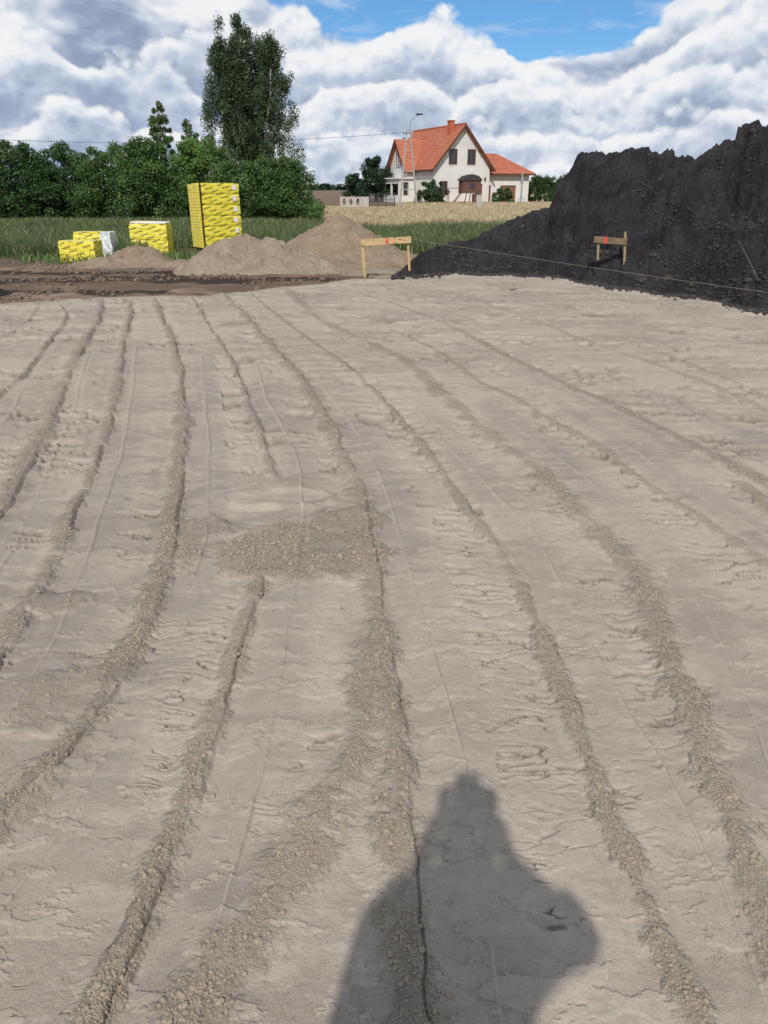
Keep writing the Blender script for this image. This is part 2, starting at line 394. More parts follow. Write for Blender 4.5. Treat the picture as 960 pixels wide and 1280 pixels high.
def sand_height(x, y):
    """height and the three surface attributes (loose crumbs, dry crust, damp) of the sand pad"""
    r = np.hypot(x, y)
    fine = 1-sst(r, 3.0, 9.0)
    wob = .018*fbm(x*1.6, y*1.6, 31, 3); xw = x+wob
    z = .020*fbm(x*.45, y*.45, 3, 3)+.006*fbm(x*2.1, y*1.4, 5, 4)
    crumb = np.zeros_like(x); trench = np.zeros_like(x); flat = np.zeros_like(x); lite = np.zeros_like(x)
    for i, (L, hw, h, c, s) in enumerate(_R):
        hw *= .86; h *= .30
        d, k, _ = offs(L, xw, y)
        m = np.abs(d) < .6
        if not m.any(): continue
        dm, km, xm, ym = d[m], k[m], x[m], y[m]
        wv = hw*(1+.45*fbm(xm*2.2, ym*2.2, 40+i, 3)); ww = np.clip(wv*1.0, .01, None)
        br = .65+.5*fbm(xm*3, ym*1.3, 60+i, 3)
        prof = np.exp(-(dm/ww)**2*1.1)
        z[m] += h*km*prof*np.clip(br, .15, 1.3)
        z[m] -= .005*km*np.exp(-((np.abs(dm)-ww*1.6)/(ww*.5))**2)
        cm = km*c*sst(1.15-np.abs(dm)/ww+1.2*fbm(xm*7, ym*7, 80+i, 5, .65), .0, 1.1)*(.70+.30*sst(fbm(xm*2, ym*1.2, 85+i, 3), -.35, .1))
        crumb[m] = np.maximum(crumb[m], cm)
        if s:
            e = dm-s*ww*.62+.020*fbm(xm*6, ym*6, 90+i, 4)
            tw = .0026+.0013*r[m]
            gate = sst(fbm(xm*1.9, ym*2.5, 120+i, 3), -.15, .15)*.85
            tr = km*np.exp(-(e/tw)**2)*gate
            trench[m] = np.maximum(trench[m], tr)
            z[m] -= (.013+.004*r[m])*tr
            z[m] += -.008*km*sst(e, -.003, .012)*(1-sst(e, .05, .14))
    for i, (L, w) in enumerate(_F):
        d, k, _ = offs(L, xw+.004*fbm(x*9, y*9, 7, 2), y)
        m = np.abs(d) < .4
        if not m.any(): continue
        dm, km = d[m], k[m]; wl = w*.35+.0012*r[m]
        gate = .35+.65*sst(fbm(x[m]*1.3, y[m]*1.1, 140+i, 3), -.35, .1)
        g_ = km*gate; wl = w*.26+.0010*r[m]
        z[m] += (.0060+.0016*r[m])*g_*np.exp(-(dm/wl)**2)
        z[m] -= .0018*g_*np.exp(-((dm-wl*2.0)/wl)**2)
        lite[m] = np.maximum(lite[m], g_*np.exp(-(dm/(wl*1.1))**2))
        flat[m] = np.maximum(flat[m], km*(1-sst(np.abs(dm), .06, .17)))
    band = np.zeros_like(x)
    for i, (L, w, a) in enumerate(_C):
        d, k, _ = offs(L, xw, y)
        band = np.maximum(band, a*k*(1-sst(np.abs(d), w*.6, w*1.25)))
    n_b = fbm(x*1.1, y*1.5, 160, 3)
    crusty = np.clip(.42+.9*n_b+.75*band-.45*flat-.6*crumb, 0, 1.15)
    patch = np.zeros_like(x)
    for cx, cy, rx, ry, a in _P:
        q = ((x-cx)/rx)**2+((y-cy)/ry)**2+1.1*fbm(x*4, y*4, 170, 5, .6)
        patch = np.maximum(patch, a*(1-sst(q, .35, 1.25)))
    z += .030*patch*(.3+.9*np.abs(fbm(x*4.5, y*4.5, 171, 4)))
    # the scooped half-moon left by a bucket
    for px, py, a, s in ((330, 648, .35, 1.), (345, 628, .55, .7)):
        c = gp(px, py); q = np.sqrt(((x-c[0])/.30)**2+((y-c[1]-.05)/.16)**2)
        arc = np.exp(-((q-1)/.13)**2)*(y > c[1]-.06)
        z += .022*s*arc-.016*s*(1-sst(q, .6, 1.))
    crumb = np.maximum(crumb, np.clip(patch*1.1-.1, 0, 1))
    crusty *= (1-.6*patch)
    # crust: plates with torn edges running across the tracks
    ang = np.arctan2(x, y); qx = x*np.cos(.25*ang)+.0*y
    wx = qx*3.1+.55*fbm(x*4, y*4, 201, 3); wy = y*12.5+1.5*fbm(x*3.0, y*3.2, 203, 4)+x*1.2
    n1 = fbm(wx, wy, 205, 4, .52)
    dr_ = np.maximum(.0021, np.where(r < 7, r*r*1.08e-3, .053+(r-7)*.006))
    level = n1*3.0+4
    fr = level-np.floor(level)
    stp = np.floor(level)+sst(fr, .80, 1.)
    near4 = 1-sst(r, 3.2, 5.5)
    z += .0015*(stp-4)*np.clip(crusty*1.25-.15, 0, 1)*(.15+.85*near4)
    def family(sd, fy, gate, jig):
        """torn lines running across the tracks: contours of a stretched noise, broken into dashes"""
        fx = fy*.20
        n = fbm(x*fx+jig*.5*fbm(x*fx*3, y*fy*.5, sd, 3), y*fy+jig*fbm(x*fx*2.2, y*fy*.35, sd+2, 4), sd+4, 4, .5)
        w = np.clip(fy*(.0010+.27*dr_), .014, .20)
        dash = sst(fbm(x*fx*2.5, y*fy*.8, sd+7, 3), -.22, .02)
        q = (n*1.5) % 1.0 - .5
        return np.exp(-(q/(w*1.5))**2)*gate*dash
    gz_ = crusty+.14+.40*fbm(x*1.5, y*2.6, 227, 4)
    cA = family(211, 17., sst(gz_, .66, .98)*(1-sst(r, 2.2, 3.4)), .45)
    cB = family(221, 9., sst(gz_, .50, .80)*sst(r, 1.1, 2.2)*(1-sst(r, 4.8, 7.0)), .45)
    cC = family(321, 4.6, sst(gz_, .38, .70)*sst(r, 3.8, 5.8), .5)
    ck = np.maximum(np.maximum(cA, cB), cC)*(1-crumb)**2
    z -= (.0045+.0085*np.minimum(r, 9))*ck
    # thin flakes lying on the damp strips
    n3 = fbm(x*7, y*15, 231, 6, .60); fl = sst(n3, .17, .195)*(1-crumb)*np.clip(1.15-crusty, 0, 1)
    z += .0042*fl*(1-sst(r, 2.5, 6))
    dry = np.clip(sst(n1*.6+fbm(x*1.3, y*2.6, 233, 4)*.9, -.25, .35)*.8+.7*fl, 0, 1)
    # crumbs: cell lumps at three sizes
    z += .008*crumb*fbm(x*16, y*16, 240, 5, .65)*(1+.15*np.minimum(r, 8))
    a1, i1 = wor(x*34, y*34, 241); z += crumb*.005*fine*np.clip(.55-a1, 0, 1)*(i1 > .35)*(.5+i1)
    a2, i2 = wor(x*75, y*75, 251); z += crumb*.0045*fine*np.clip(.6-a2, 0, 1)*(.4+i2)
    a3, i3 = wor(x*19, y*19, 261); z += crumb*.009*np.clip(.5-a3, 0, 1)*(i3 > .72)*fine
    z += .0010*fbm(x*60, y*60, 263, 3)*fine
    z += .0013*fbm(x*30, y*44, 265, 4, .7)*np.clip(crusty, .35, 1)
    # rim of the pad: sinks under the surrounding ground
    e = pad_edge(ang)*(1+.012*fbm(ang*38, ang*0+2., 271, 4))+.10*fbm(x*1.7, y*1.7, 272, 3)-r
    rim = np.exp(-((e-.35)/.35)**2)
    z += .05*rim*(.4+.6*fbm(x*2.2, y*2.2, 273, 4))
    z -= .26*(1-sst(e, -.35, .12))
    crumb = np.maximum(crumb, .8*(1-sst(e, .1, .5)))
    damp = np.clip((1-dry)*(.5+.7*fbm(x*.9+4, y*.7, 281, 3))+.62*flat*sst(fbm(x*.8, y*.6, 283, 3), -.35, .15)-.3*band, 0, 1); dry = np.clip(dry*(1-.45*flat)+.35*band, 0, 1)
    dry = np.clip(np.maximum(dry, 1.2*lite), 0, 1)
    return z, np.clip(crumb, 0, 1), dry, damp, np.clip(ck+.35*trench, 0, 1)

def sand_fn(g):
    v = g.co(); cr = g.attr('crumb'); dry = g.attr('dry'); damp = g.attr('damp')
    n1 = g.noise(v, 3.2, 5, .6); n2 = g.noise(v, 34, 5, .65); n3 = g.noise(v, 260, 3, .7)
    base = g.mix(g.ss(n1, .3, .7), (.312, .258, .192), (.364, .305, .232))
    base = g.mix(g.math('MULTIPLY', damp, .90), base, (.232, .196, .160))
    base = g.mix(g.math('MULTIPLY', dry, .60), base, (.450, .390, .308))
    base = g.mix(g.math('MULTIPLY', cr, .80), base, g.mix(g.ss(n2, .35, .65), (.280, .228, .166), (.350, .292, .218)))
    base = g.mix(g.math('MULTIPLY', g.attr('crack'), .85), base, (.095, .076, .058))  # shade inside the cracks painted into the sand colour
    base = g.mix(g.ss(n2, .30, .72, 0., .30), base, (.215, .182, .148))
    n5 = g.noise(g.mapping(v, (1., 2.2, 1.)), 7.5, 6, .72)
    base = g.mix(g.ss(n5, .52, .64, 0., .32), base, (.205, .172, .138))
    base = g.mix(g.ss(n5, .46, .36, 0., .30), base, (.47, .42, .355))
    spk = g.ss(n3, .35, .62)
    base = g.mix(g.math('MULTIPLY', spk, .26), base, (.46, .42, .37))
    base = g.mix(g.ss(n3, .42, .33, 0., .30), base, (.13, .11, .09))
    h = g.math('ADD', g.math('MULTIPLY', n2, .5), g.math('MULTIPLY', n3, .42))
    h = g.math('ADD', h, g.math('MULTIPLY', g.noise(v, 110, 4, .7), .35))
    h = g.math('MULTIPLY', h, g.math('ADD', .55, g.math('MULTIPLY', cr, .9)))
    coarse = g.math('MULTIPLY', g.noise(v, 26, 4, .75), cr)
    return base, g.bump(h, .95, .011, g.bump(coarse, .8, .03))
M_SAND = mat('compacted_sand', sand_fn, .95, spec=.15)

def build_pad():
    A = 41.0; nd = 860
    ad = np.linspace(-A, A, nd); co = np.linspace(A, 360-A, 60)[1:-1]
    ang = np.radians(np.concatenate([ad, co])); na = len(ang)
    # radial rows: spacing follows the foreshortened ground
    rows = [.06, .15, .3, .45, .6, .72, .82]; r = .9
    while r < 18.6:
        rows.append(r); r += max(.0021, r*r*1.08e-3 if r < 7 else .053+(r-7)*.006)
    rows = np.array(rows); nr = len(rows)
    Rr, Aa = np.meshgrid(rows, ang, indexing='ij')
    x = (Rr*np.sin(Aa)).ravel().astype(np.float64); y = (Rr*np.cos(Aa)).ravel().astype(np.float64)
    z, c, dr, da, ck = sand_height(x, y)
    idx = np.arange(nr*na).reshape(nr, na); nx = np.roll(idx, -1, axis=1)
    f = np.stack([idx[:-1], idx[1:], nx[1:], nx[:-1]], -1).reshape(-1, 4)
    f = f[:, ::-1]
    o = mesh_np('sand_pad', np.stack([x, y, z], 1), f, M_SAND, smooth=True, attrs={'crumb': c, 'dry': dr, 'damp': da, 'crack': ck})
    tag(o, kind='structure'); o['label'] = 'levelled grey-beige sand pad scored by wheel tracks'
    print('pad', nr, na, nr*na)
build_pad()

# ------------------------------------------------------------------ loose clods (instanced stuff)
def clod_mesh(seed, m):
    rr = random.Random(seed); bm = bmesh.new(); bmesh.ops.create_icosphere(bm, subdivisions=1 if seed % 2 else 2, radius=1)
    off = Vector((rr.random()*9, rr.random()*9, rr.random()*9))
    from mathutils import noise as mn
    for v in bm.verts:
        k = 1+.38*mn.noise(v.co*1.3+off)+.16*mn.noise(v.co*3+off)
        v.co = Vector((v.co.x*k, v.co.y*k*(.8+.2*rr.random()), v.co.z*k*.72))
    me = bpy.data.meshes.new('clod'); bm.to_mesh(me); bm.free(); me.materials.append(m); return me
def scatter(name, pts, scl, meshes, label, parent=None):
    """points carry a scale; geometry nodes put one of the clod meshes on each"""
    me = bpy.data.meshes.new(name); me.vertices.add(len(pts)); me.vertices.foreach_set('co', np.asarray(pts, np.float32).ravel())
    a = me.attributes.new('scl', 'FLOAT', 'POINT'); a.data.foreach_set('value', np.asarray(scl, np.float32))
    o = bpy.data.objects.new(name, me); COL.objects.link(o)
    ng = bpy.data.node_groups.new(name, 'GeometryNodeTree')
    ng.interface.new_socket('Geometry', in_out='INPUT', socket_type='NodeSocketGeometry')
    ng.interface.new_socket('Geometry', in_out='OUTPUT', socket_type='NodeSocketGeometry')
    N = ng.nodes; L = ng.links; gi = N.new('NodeGroupInput'); go = N.new('NodeGroupOutput')
    join = N.new('GeometryNodeJoinGeometry')
    idx = N.new('GeometryNodeInputIndex')
    na = N.new('GeometryNodeInputNamedAttribute'); na.data_type = 'FLOAT'; na.inputs['Name'].default_value = 'scl'
    for i, cm in enumerate(meshes):
        hold = bpy.data.objects.new('clod_source', cm)   # never linked to the scene
        oi = N.new('GeometryNodeObjectInfo'); oi.inputs['Object'].default_value = hold; oi.inputs['As Instance'].default_value = True
        mod = N.new('ShaderNodeMath'); mod.operation = 'MODULO'; L.new(idx.outputs[0], mod.inputs[0]); mod.inputs[1].default_value = len(meshes)
        cmp_ = N.new('FunctionNodeCompare'); cmp_.data_type = 'FLOAT'; cmp_.operation = 'EQUAL'
        L.new(mod.outputs[0], cmp_.inputs[0]); cmp_.inputs[1].default_value = i; cmp_.inputs['Epsilon'].default_value = .1
        ip = N.new('GeometryNodeInstanceOnPoints'); L.new(gi.outputs[0], ip.inputs['Points']); L.new(oi.outputs['Geometry'], ip.inputs['Instance'])
        L.new(cmp_.outputs[0], ip.inputs['Selection'])
        rv = N.new('FunctionNodeRandomValue'); rv.data_type = 'FLOAT_VECTOR'; rv.inputs[0].default_value = (-.5, -.5, 0); rv.inputs[1].default_value = (.5, .5, 6.28)
        L.new(rv.outputs[0], ip.inputs['Rotation']); L.new(na.outputs[0], ip.inputs['Scale'])
        L.new(ip.outputs[0], join.inputs[0])
    L.new(join.outputs[0], go.inputs[0])
    md = o.modifiers.new('clods', 'NODES'); md.node_group = ng
    tag(o, label, None if parent else 'clods', kind='stuff')
    if parent: o.parent = parent
    return o
def clod_fn(c0, c1):
    def fn(g):
        oi = g.n.new('ShaderNodeObjectInfo'); n = g.noise(g.co(), 3., 4, .6)
        c = g.mix(g.ss(n, .3, .7), c0, c1)
        return c, None
    return fn
M_CLOD = mat('crumbled_sand', clod_fn((.250, .203, .148), (.350, .290, .216)), .95, spec=.15)
def build_clods():
    r_ = np.random.RandomState(4)
    n = 1100000
    rad = np.exp(r_.uniform(math.log(.80), math.log(10.), n)); an = np.radians(r_.uniform(-42, 42, n))
    x, y = rad*np.sin(an), rad*np.cos(an)
    # cheap preselection near ridges and patches
    keep = np.zeros(n, bool)
    for (L, hw, h, c, s) in _R:
        d, k, _ = offs(L, x, y); keep |= (np.abs(d) < hw*2.0) & (k > .1)
    for cx, cy, rx, ry, a in _P: keep |= (((x-cx)/rx)**2+((y-cy)/ry)**2 < 1.6)
    keep |= r_.rand(n) < .015
    x, y, rad = x[keep], y[keep], rad[keep]
    z, c, dr, da, _k = sand_height(x, y)
    cl = fbm(x*5, y*5, 300, 3)
    p = np.clip(c*c*(.60+1.2*cl), 0, 1)*(1-.5*sst(rad, 3, 8))+.05*(c > .04)+.010
    k = r_.rand(len(x)) < p; x, y, z, rad = x[k], y[k], z[k], rad[k]
    s = (.0008+.00027*rad)*np.exp(r_.normal(0, .68, len(x))); s = np.clip(s, .0007, .010)
    big = r_.rand(len(x)) < .006; s[big] *= 2.0
    for cx, cy, rx, ry, a in _P[:3]:
        inp = (((x-cx)/rx)**2+((y-cy)/ry)**2 < 1.0) & (r_.rand(len(x)) < .035); s[inp] = np.clip(np.exp(r_.normal(-5.1, .45, int(inp.sum()))), .003, .015)
    pts = np.stack([x, y, z+s*.15], 1)
    print('clods', len(x))
    scatter('sand_clods', pts, s, [clod_mesh(i, M_CLOD) for i in range(6)], 'loose sand crumbs lying along the wheel ridges')
build_clods()
# ------------------------------------------------------------------ terrain around the pad, out to the horizon
_ty = np.array([-6000, 0, 18, 26, 45, 70, 100, 180, 300, 500, 700, 1500, 9000.])
_tz = np.array([-.1, -.08, -.08, -.04, .02, .12, .36, .95, 1.55, 2.7, 3.0, 3.0, 3.0])
def terrain_z(x, y):
    z = np.interp(y, _ty, _tz)
    near = 1-sst(np.hypot(x, y), 24, 60)
    rut = .014*np.sin((y-.05*x)*6.0+3*fbm(x*.5, y*.8, 405, 3))*(1-sst(y, 18, 19.5))*(.4+.6*fbm(x*.7, y*.9, 406, 3))
    return z+near*(.035*fbm(x*.5, y*.7, 400, 4)+.045*fbm(x*2.0, y*3.0, 401, 5, .6)+rut)*sst(y, 9, 14)
def tz(x, y): return float(terrain_z(np.array([float(x)]), np.array([float(y)]))[0])

def ground_fn(g):
    v = g.co(); c = g.attr('col', 'Color')
    n = g.noise(v, 1.3, 6, .65); n2 = g.noise(v, 14, 5, .7)
    c = g.mix(g.ss(n, .3, .7, 0., .35), c, g.mix(1., c, (.62, .60, .58), 'MULTIPLY'))
    c = g.mix(g.ss(n2, .35, .7, 0., .35), c, g.mix(1., c, (1.4, 1.35, 1.3), 'MULTIPLY'))
    return c, g.bump(g.math('ADD', n2, g.noise(v, 60, 3, .6)), .8, .03)
M_GROUND = mat('ground_soil', ground_fn, .95, spec=.1)
def build_terrain():
    xs = np.concatenate([-np.geomspace(6000, 26, 34), np.linspace(-25, 25, 400), np.geomspace(26, 6000, 34)])
    ys = np.concatenate([[-6000, -2000, -500, -100, -30, -10, 0, 6], np.linspace(9, 27, 230), np.geomspace(27.3, 120, 120), np.geomspace(123, 9000, 70)])
    X, Y = np.meshgrid(xs, ys); x, y = X.ravel(), Y.ravel(); z = terrain_z(x, y)
    # zones
    def c(*a): return np.array(a)[None, :]
    n = fbm(x*.35, y*.8, 410, 4); m = fbm(x*1.2, y*2.2, 411, 4); nn = fbm(x*.05, y*.05, 412, 3)
    col = np.repeat(c(.150, .108, .078), len(x), 0)                        # brown dirt
    def lay(k, cc): 
        nonlocal col; k = np.clip(k, 0, 1)[:, None]; col = col*(1-k)+c(*cc)*k
    lay(sst(m+.5*n, -.25, .4), (.27, .195, .14))
    ang = np.arctan2(x, y); rr = np.hypot(x, y); e = rr-pad_edge(ang)
    # dark wet top soil dragged along the track left of the boards
    b1 = .85*np.exp(-((y-15.9-.06*(x+5))/.60)**2)+.9*np.exp(-((y-17.4-.02*(x+5))/.50)**2)*(x < -4.2)+.55*np.exp(-((y-14.2)/.35)**2)*(x < -4)
    lay(sst(b1+.75*m+.35*n, .36, .60)*(1-sst(x, -1.2, -.4))*.93, (.036, .027, .022))
    lay(sst(y, 19.2, 20.5)*(x < -5)*.6, (.06, .05, .03))
    lay((1-sst(np.abs(e), .1, .9+.5*m))*.7, (.36, .30, .235))
    lay(sst(y+1.2*n, 20.5, 22.5), (.10, .095, .045))                     # under the grass
    lay(sst(y+2*nn, 39, 42)+sst(y, 36, 38)*(x > -2.5), (.42, .32, .17)); lay(sst(y, 36, 40)*(1-sst(x+.14*y, -1.5, 0.)), (.035, .05, .02))                              # ripe corn field
    lay(sst(y, 101, 103), (.40, .31, .19))
    lay(sst(y, 84, 86)*(x < .0149*y), (.185, .128, .092))                      # bare brown field
    lay(sst(y+x*.0, 118, 122)*(x >= .0149*y), (.30, .25, .14))
    lay(sst(y+30*nn, 430, 440), (.022, .05, .022))
    lay(sst(y, 1500, 1600), (.05, .08, .06))
    nx = len(xs); idx = np.arange(len(x)).reshape(len(ys), nx)
    f = np.stack([idx[:-1, :-1], idx[:-1, 1:], idx[1:, 1:], idx[1:, :-1]], -1).reshape(-1, 4)
    o = mesh_np('ground', np.stack([x, y, z], 1), f, M_GROUND, smooth=True, attrs={'col': col})
    tag(o, kind='structure')
build_terrain()

# ------------------------------------------------------------------ heaps
def heap(name, bumps, res, m, label, cat, seed, rough=.05, crumb=.0, base=None):
    rough *= 1.7; crumb *= 1.7
    x0 = min(b[0]-b[3]*1.25 for b in bumps); x1 = max(b[0]+b[3]*1.25 for b in bumps)
    y0 = min(b[1]-b[4]*1.25 for b in bumps); y1 = max(b[1]+b[4]*1.25 for b in bumps)
    nx, ny = int((x1-x0)/res), int((y1-y0)/res)
    X, Y = np.meshgrid(np.linspace(x0, x1, nx), np.linspace(y0, y1, ny)); x, y = X.ravel(), Y.ravel()
    wx = x+.22*fbm(x*.9, y*.9, seed, 3); wy = y+.22*fbm(x*.9+7, y*.9, seed+1, 3)
    h = np.full(len(x), -.3)
    for cx, cy, hh, rx, ry, p in bumps:
        q = np.sqrt(((wx-cx)/rx)**2+((wy-cy)/ry)**2)
        h = np.maximum(h, hh*(1-np.sqrt(q*q+p*p)+p))
    k = sst(h, 0, .25)
    h = h+k*rough*(2.2*fbm(x*1.7, y*1.7, seed+3, 4)-1.4*np.abs(fbm(x*3.1, y*1.6, seed+4, 4)))+crumb*k*fbm(x*14, y*14, seed+5, 3)
    a, i = wor(x*6, y*6, seed+8); h += k*crumb*1.6*np.clip(.5-a, 0, 1)*(i > .6)
    z = np.maximum(h, -.12)+terrain_z(x, y)-.03
    idx = np.arange(nx*ny).reshape(ny, nx)
    f = np.stack([idx[:-1, :-1], idx[:-1, 1:], idx[1:, 1:], idx[1:, :-1]], -1).reshape(-1, 4)
    keep = (h[f] > -.10).any(1); f = f[keep]
    used = np.unique(f); mp = np.zeros(len(x), np.int64); mp[used] = np.arange(len(used))
    return tag(mesh_np(name, np.stack([x, y, z], 1)[used], mp[f], m, smooth=True), label, cat)
def heap_fn(cols, sc=1., b=.035):
    def fn(g):
        v = g.co(); n = g.noise(v, 1.7*sc, 6, .62, .6); n2 = g.noise(v, 13*sc, 5, .7); n3 = g.noise(v, 50, 3, .7)
        c = g.mix(g.ss(n, .32, .68), cols[0], cols[1]); c = g.mix(g.ss(n2, .42, .72, 0., .6), c, cols[2])
        c = g.mix(g.ss(n3, .6, .75, 0., .35), c, cols[3])
        h = g.math('ADD', g.math('MULTIPLY', n2, 1.), g.math('MULTIPLY', n3, .3))
        return c, g.bump(h, .9, b)
    return fn
M_HEAP = mat('heaped_sand', heap_fn([(.29, .230, .165), (.37, .303, .228), (.20, .155, .11), (.46, .39, .31)], 1., .07), .95, spec=.1)
M_HEAP2 = mat('brown_sand', heap_fn([(.265, .195, .132), (.345, .265, .188), (.19, .136, .094), (.42, .345, .26)], 1., .07), .95, spec=.1)
M_TOPSOIL = mat('black_topsoil', heap_fn([(.021, .0185, .0205), (.052, .0465, .050), (.015, .0135, .015), (.090, .080, .078)], 1.1, .11), .93, spec=.25)
M_TOPCLOD = mat('black_clod', clod_fn((.024, .021, .022), (.066, .058, .056)), .9, spec=.25)

heap('sand_heap', [(-3.45, 18.8, .80, 1.25, 1.4, .25), (-2.75, 18.6, .70, 1.2, 1.3, .3), (-2.1, 18.4, .42, 1.0, 1.1, .3), (-4.1, 17.8, .46, .75, .75, .2)],
     .030, M_HEAP, 'broad low heap of beige sand with rounded top in front of the tall yellow stack', 'sand heap', 501, .035, .022)
heap('sand_heap', [(-1.17, 21.3, 1.12, 1.65, 1.9, .20), (-.2, 20.2, .52, 1.4, 1.2, .2), (-.9, 19.0, .30, 1.3, 1.0, .3)],
     .030, M_HEAP2, 'pointed brown sand heap behind the nearer board on stakes', 'sand heap', 521, .03, .018)
heap('sand_heap', [(-6.3, 19.8, .42, .95, .8, .3), (-6.9, 19.2, .22, .9, .6, .3), (-5.1, 19.5, .16, .9, .5, .3)],
     .05, M_HEAP2, 'small brown sand heap at the foot of the upright yellow pack', 'sand heap', 541, .03, .018)
heap('sand_heap', [(.9, 16.6, .13, 1.1, .45, .4), (-.1, 17.4, .16, .9, .6, .4)], .04, M_HEAP, 'low spill of pale sand beneath the nearer board on stakes', 'sand heap', 551, .02, .02)
heap('soil_heap', [(-7.25, 13.6, .22, .45, .35, .3), (-7.9, 13.7, .2, .6, .4, .3)], .03, M_TOPSOIL, 'small dark soil clump at the left edge beside the sand pad', 'soil heap', 561, .03, .03)
heap('soil_heap', [(-2.75, 15.55, .05, .4, .22, .3)], .03, M_TOPSOIL, 'little dark clod patch at the far rim of the sand pad', 'soil heap', 571, .02, .03)

# the big black heap: base line and skyline from the photograph, slope at the angle of repose
SKYL = [(490,346),(497,342),(507,330),(517,320),(540,307),(587,299),(610,287),(633,274),(660,265),(687,257),(691,247),(695,236),(700,226),(705,219),(711,213),(717,202),(721,193),(724,189),(729,187),(735,189),(741,188),(752,187),(758,191),(763,189),(775,186),(791,182),(800,183),(810,184),(818,189),(826,191),(834,192),(840,189),(847,197),(858,198),(869,199),(877,194),(885,189),(895,184),(904,180),(912,180),(919,177),(922,160),(929,153),(938,150),(947,152),(952,158),(956,166),(961,158),(975,150),(1000,146),(1060,140),(1150,150),(1300,175),(1500,215),(1700,330),(1760,400)]
BASEL = [(490,345),(520,345),(560,341),(620,344),(697,345),(719,352),(763,358),(785,360),(835,367),(879,372),(926,385),(960,386),(1100,398),(1400,430),(1760,480)]
def build_black():
    def az(p): d = pdir(*p); return math.atan2(d[0], d[1])
    def te(p): d = pdir(*p); return d[2]/math.hypot(d[0], d[1])
    sa = np.array([az(p) for p in SKYL]); st = np.array([te(p) for p in SKYL])
    bp = np.array([gp(*p)[:2] for p in BASEL]); ba = np.arctan2(bp[:, 0], bp[:, 1]); br = np.hypot(bp[:, 0], bp[:, 1])
    na, nr = 760, 300
    a = np.concatenate([np.linspace(sa[0], R(30), 640), np.linspace(R(30.1), sa[-1], na-640)])
    t = np.interp(a, sa, st); b = np.interp(a, ba, br)
    b = b-.16+.20*fbm(a*45, a*0+3., 601, 4)
    # the skyline stands on a back ridge: blend from a low tail on the left
    slope = math.tan(R(33))
    zc = (CAM_H+b*t)/np.clip(1-t/slope, .3, 3); zc = np.clip(zc, .04, 5); rc = b+zc/slope
    s = np.concatenate([np.linspace(0, 1, 235)[:-1], 1+np.linspace(0, 1, nr-234)])
    S, Ai = np.meshgrid(s, np.arange(na), indexing='ij')
    A = a[Ai]; B = b[Ai]; RC = rc[Ai]; ZC = zc[Ai]
    back = RC+ZC/slope*1.1+1.2
    rad = np.where(S <= 1, B+(RC-B)*S, RC+(back-RC)*(S-1))
    # smooth crest heights towards the foot so gullies do not run dead straight
    kk = np.hanning(61); kk /= kk.sum(); zs = np.convolve(np.pad(zc, 30, mode='edge'), kk, 'valid'); ZS = zs[Ai]
    zf = S**1.05
    f_ = sst(S, .55, .98)
    z = np.where(S <= 1, zf*(ZS*(1-f_)+ZC*f_), ZC*(1-sst(S-1, 0, 1)*1.06))
    x, y = rad*np.sin(A), rad*np.cos(A)
    amp = sst(z, .02, .5)*(1-.88*np.exp(-((S-1)/.10)**2))
    big = fbm(x*.55+.5*y, y*.5-.3*x, 611, 4); mid = fbm(x*1.9, y*1.9+z*1.5, 613, 5, .55); rg = 1-2*np.abs(fbm(x*1.1+z, y*1.1-z*.9, 615, 5, .55))
    tt_ = A*15; zz_ = S*3.2
    dia = fbm((tt_-1.1*zz_)*1.5, (tt_+zz_)*.28, 631, 5, .6); dia2 = 1-2*np.abs(fbm((tt_-.8*zz_)*.7, (tt_+zz_)*.35, 633, 4, .55))
    z = z+amp*(.36*dia+.34*dia2-.17)*sst(ZC, .5, 1.7)
    z = z+amp*(.30*big+.24*mid+.22*rg-.06)*(.45+.55*sst(ZC, .5, 1.7))+.035*sst(z, 0, .15)*fbm(x*9, y*9+z*5, 617, 4, .6)
    a1, i1 = wor((x*5).ravel(), (y*5+z*3).ravel(), 619); a1 = a1.reshape(x.shape); i1 = i1.reshape(x.shape)
    z += .10*np.clip(.5-a1, 0, 1)*(i1 > .80)*sst(z, .03, .2)
    a1, i1 = wor((x*12).ravel(), (y*12+z*8).ravel(), 629); a1 = a1.reshape(x.shape); i1 = i1.reshape(x.shape)
    z += .040*np.clip(.5-a1, 0, 1)*(i1 > .5)*sst(z, .0, .1)
    # jagged skyline lumps
    z += np.exp(-((S-1)/.05)**2)*.05*fbm(A*90, S*4, 621, 4, .6)*sst(ZC, .2, 1)
    z = z-.10*(1-sst(S, 0, .025))-.05
    idx = np.arange(x.size).reshape(x.shape)
    f = np.stack([idx[:-1, :-1], idx[:-1, 1:], idx[1:, 1:], idx[1:, :-1]], -1).reshape(-1, 4)
    v = np.stack([x.ravel(), y.ravel(), z.ravel()], 1)
    o = mesh_np('black_soil_heap', v, f[:, ::-1], M_TOPSOIL, smooth=True)
    tag(o, 'huge black topsoil heap rising along the right side of the sand pad', 'soil heap')
    # clods rolled down the slope
    r_ = np.random.RandomState(9); fi = r_.randint(0, len(f), 60000)
    p = v[f[fi]].mean(1)+r_.normal(0, .01, (len(fi), 3)); sc = np.clip(np.exp(r_.normal(-4.55, .50, len(fi))), .005, .06)
    lo = (r_.rand(len(fi)) < np.clip(1.15-p[:, 2]*.25, .3, 1)) & (fbm(p[:, 0]*1.1+p[:, 2], p[:, 1]*1.1, 641, 4) > -.12+.25*r_.rand(len(fi))); p, sc = p[lo], sc[lo]
    # spill at the toe
    n = 2600; aa = r_.uniform(a[0], R(31), n); ra = np.interp(aa, a, b)-np.abs(r_.normal(0, .16, n)); px, py = ra*np.sin(aa), ra*np.cos(aa)
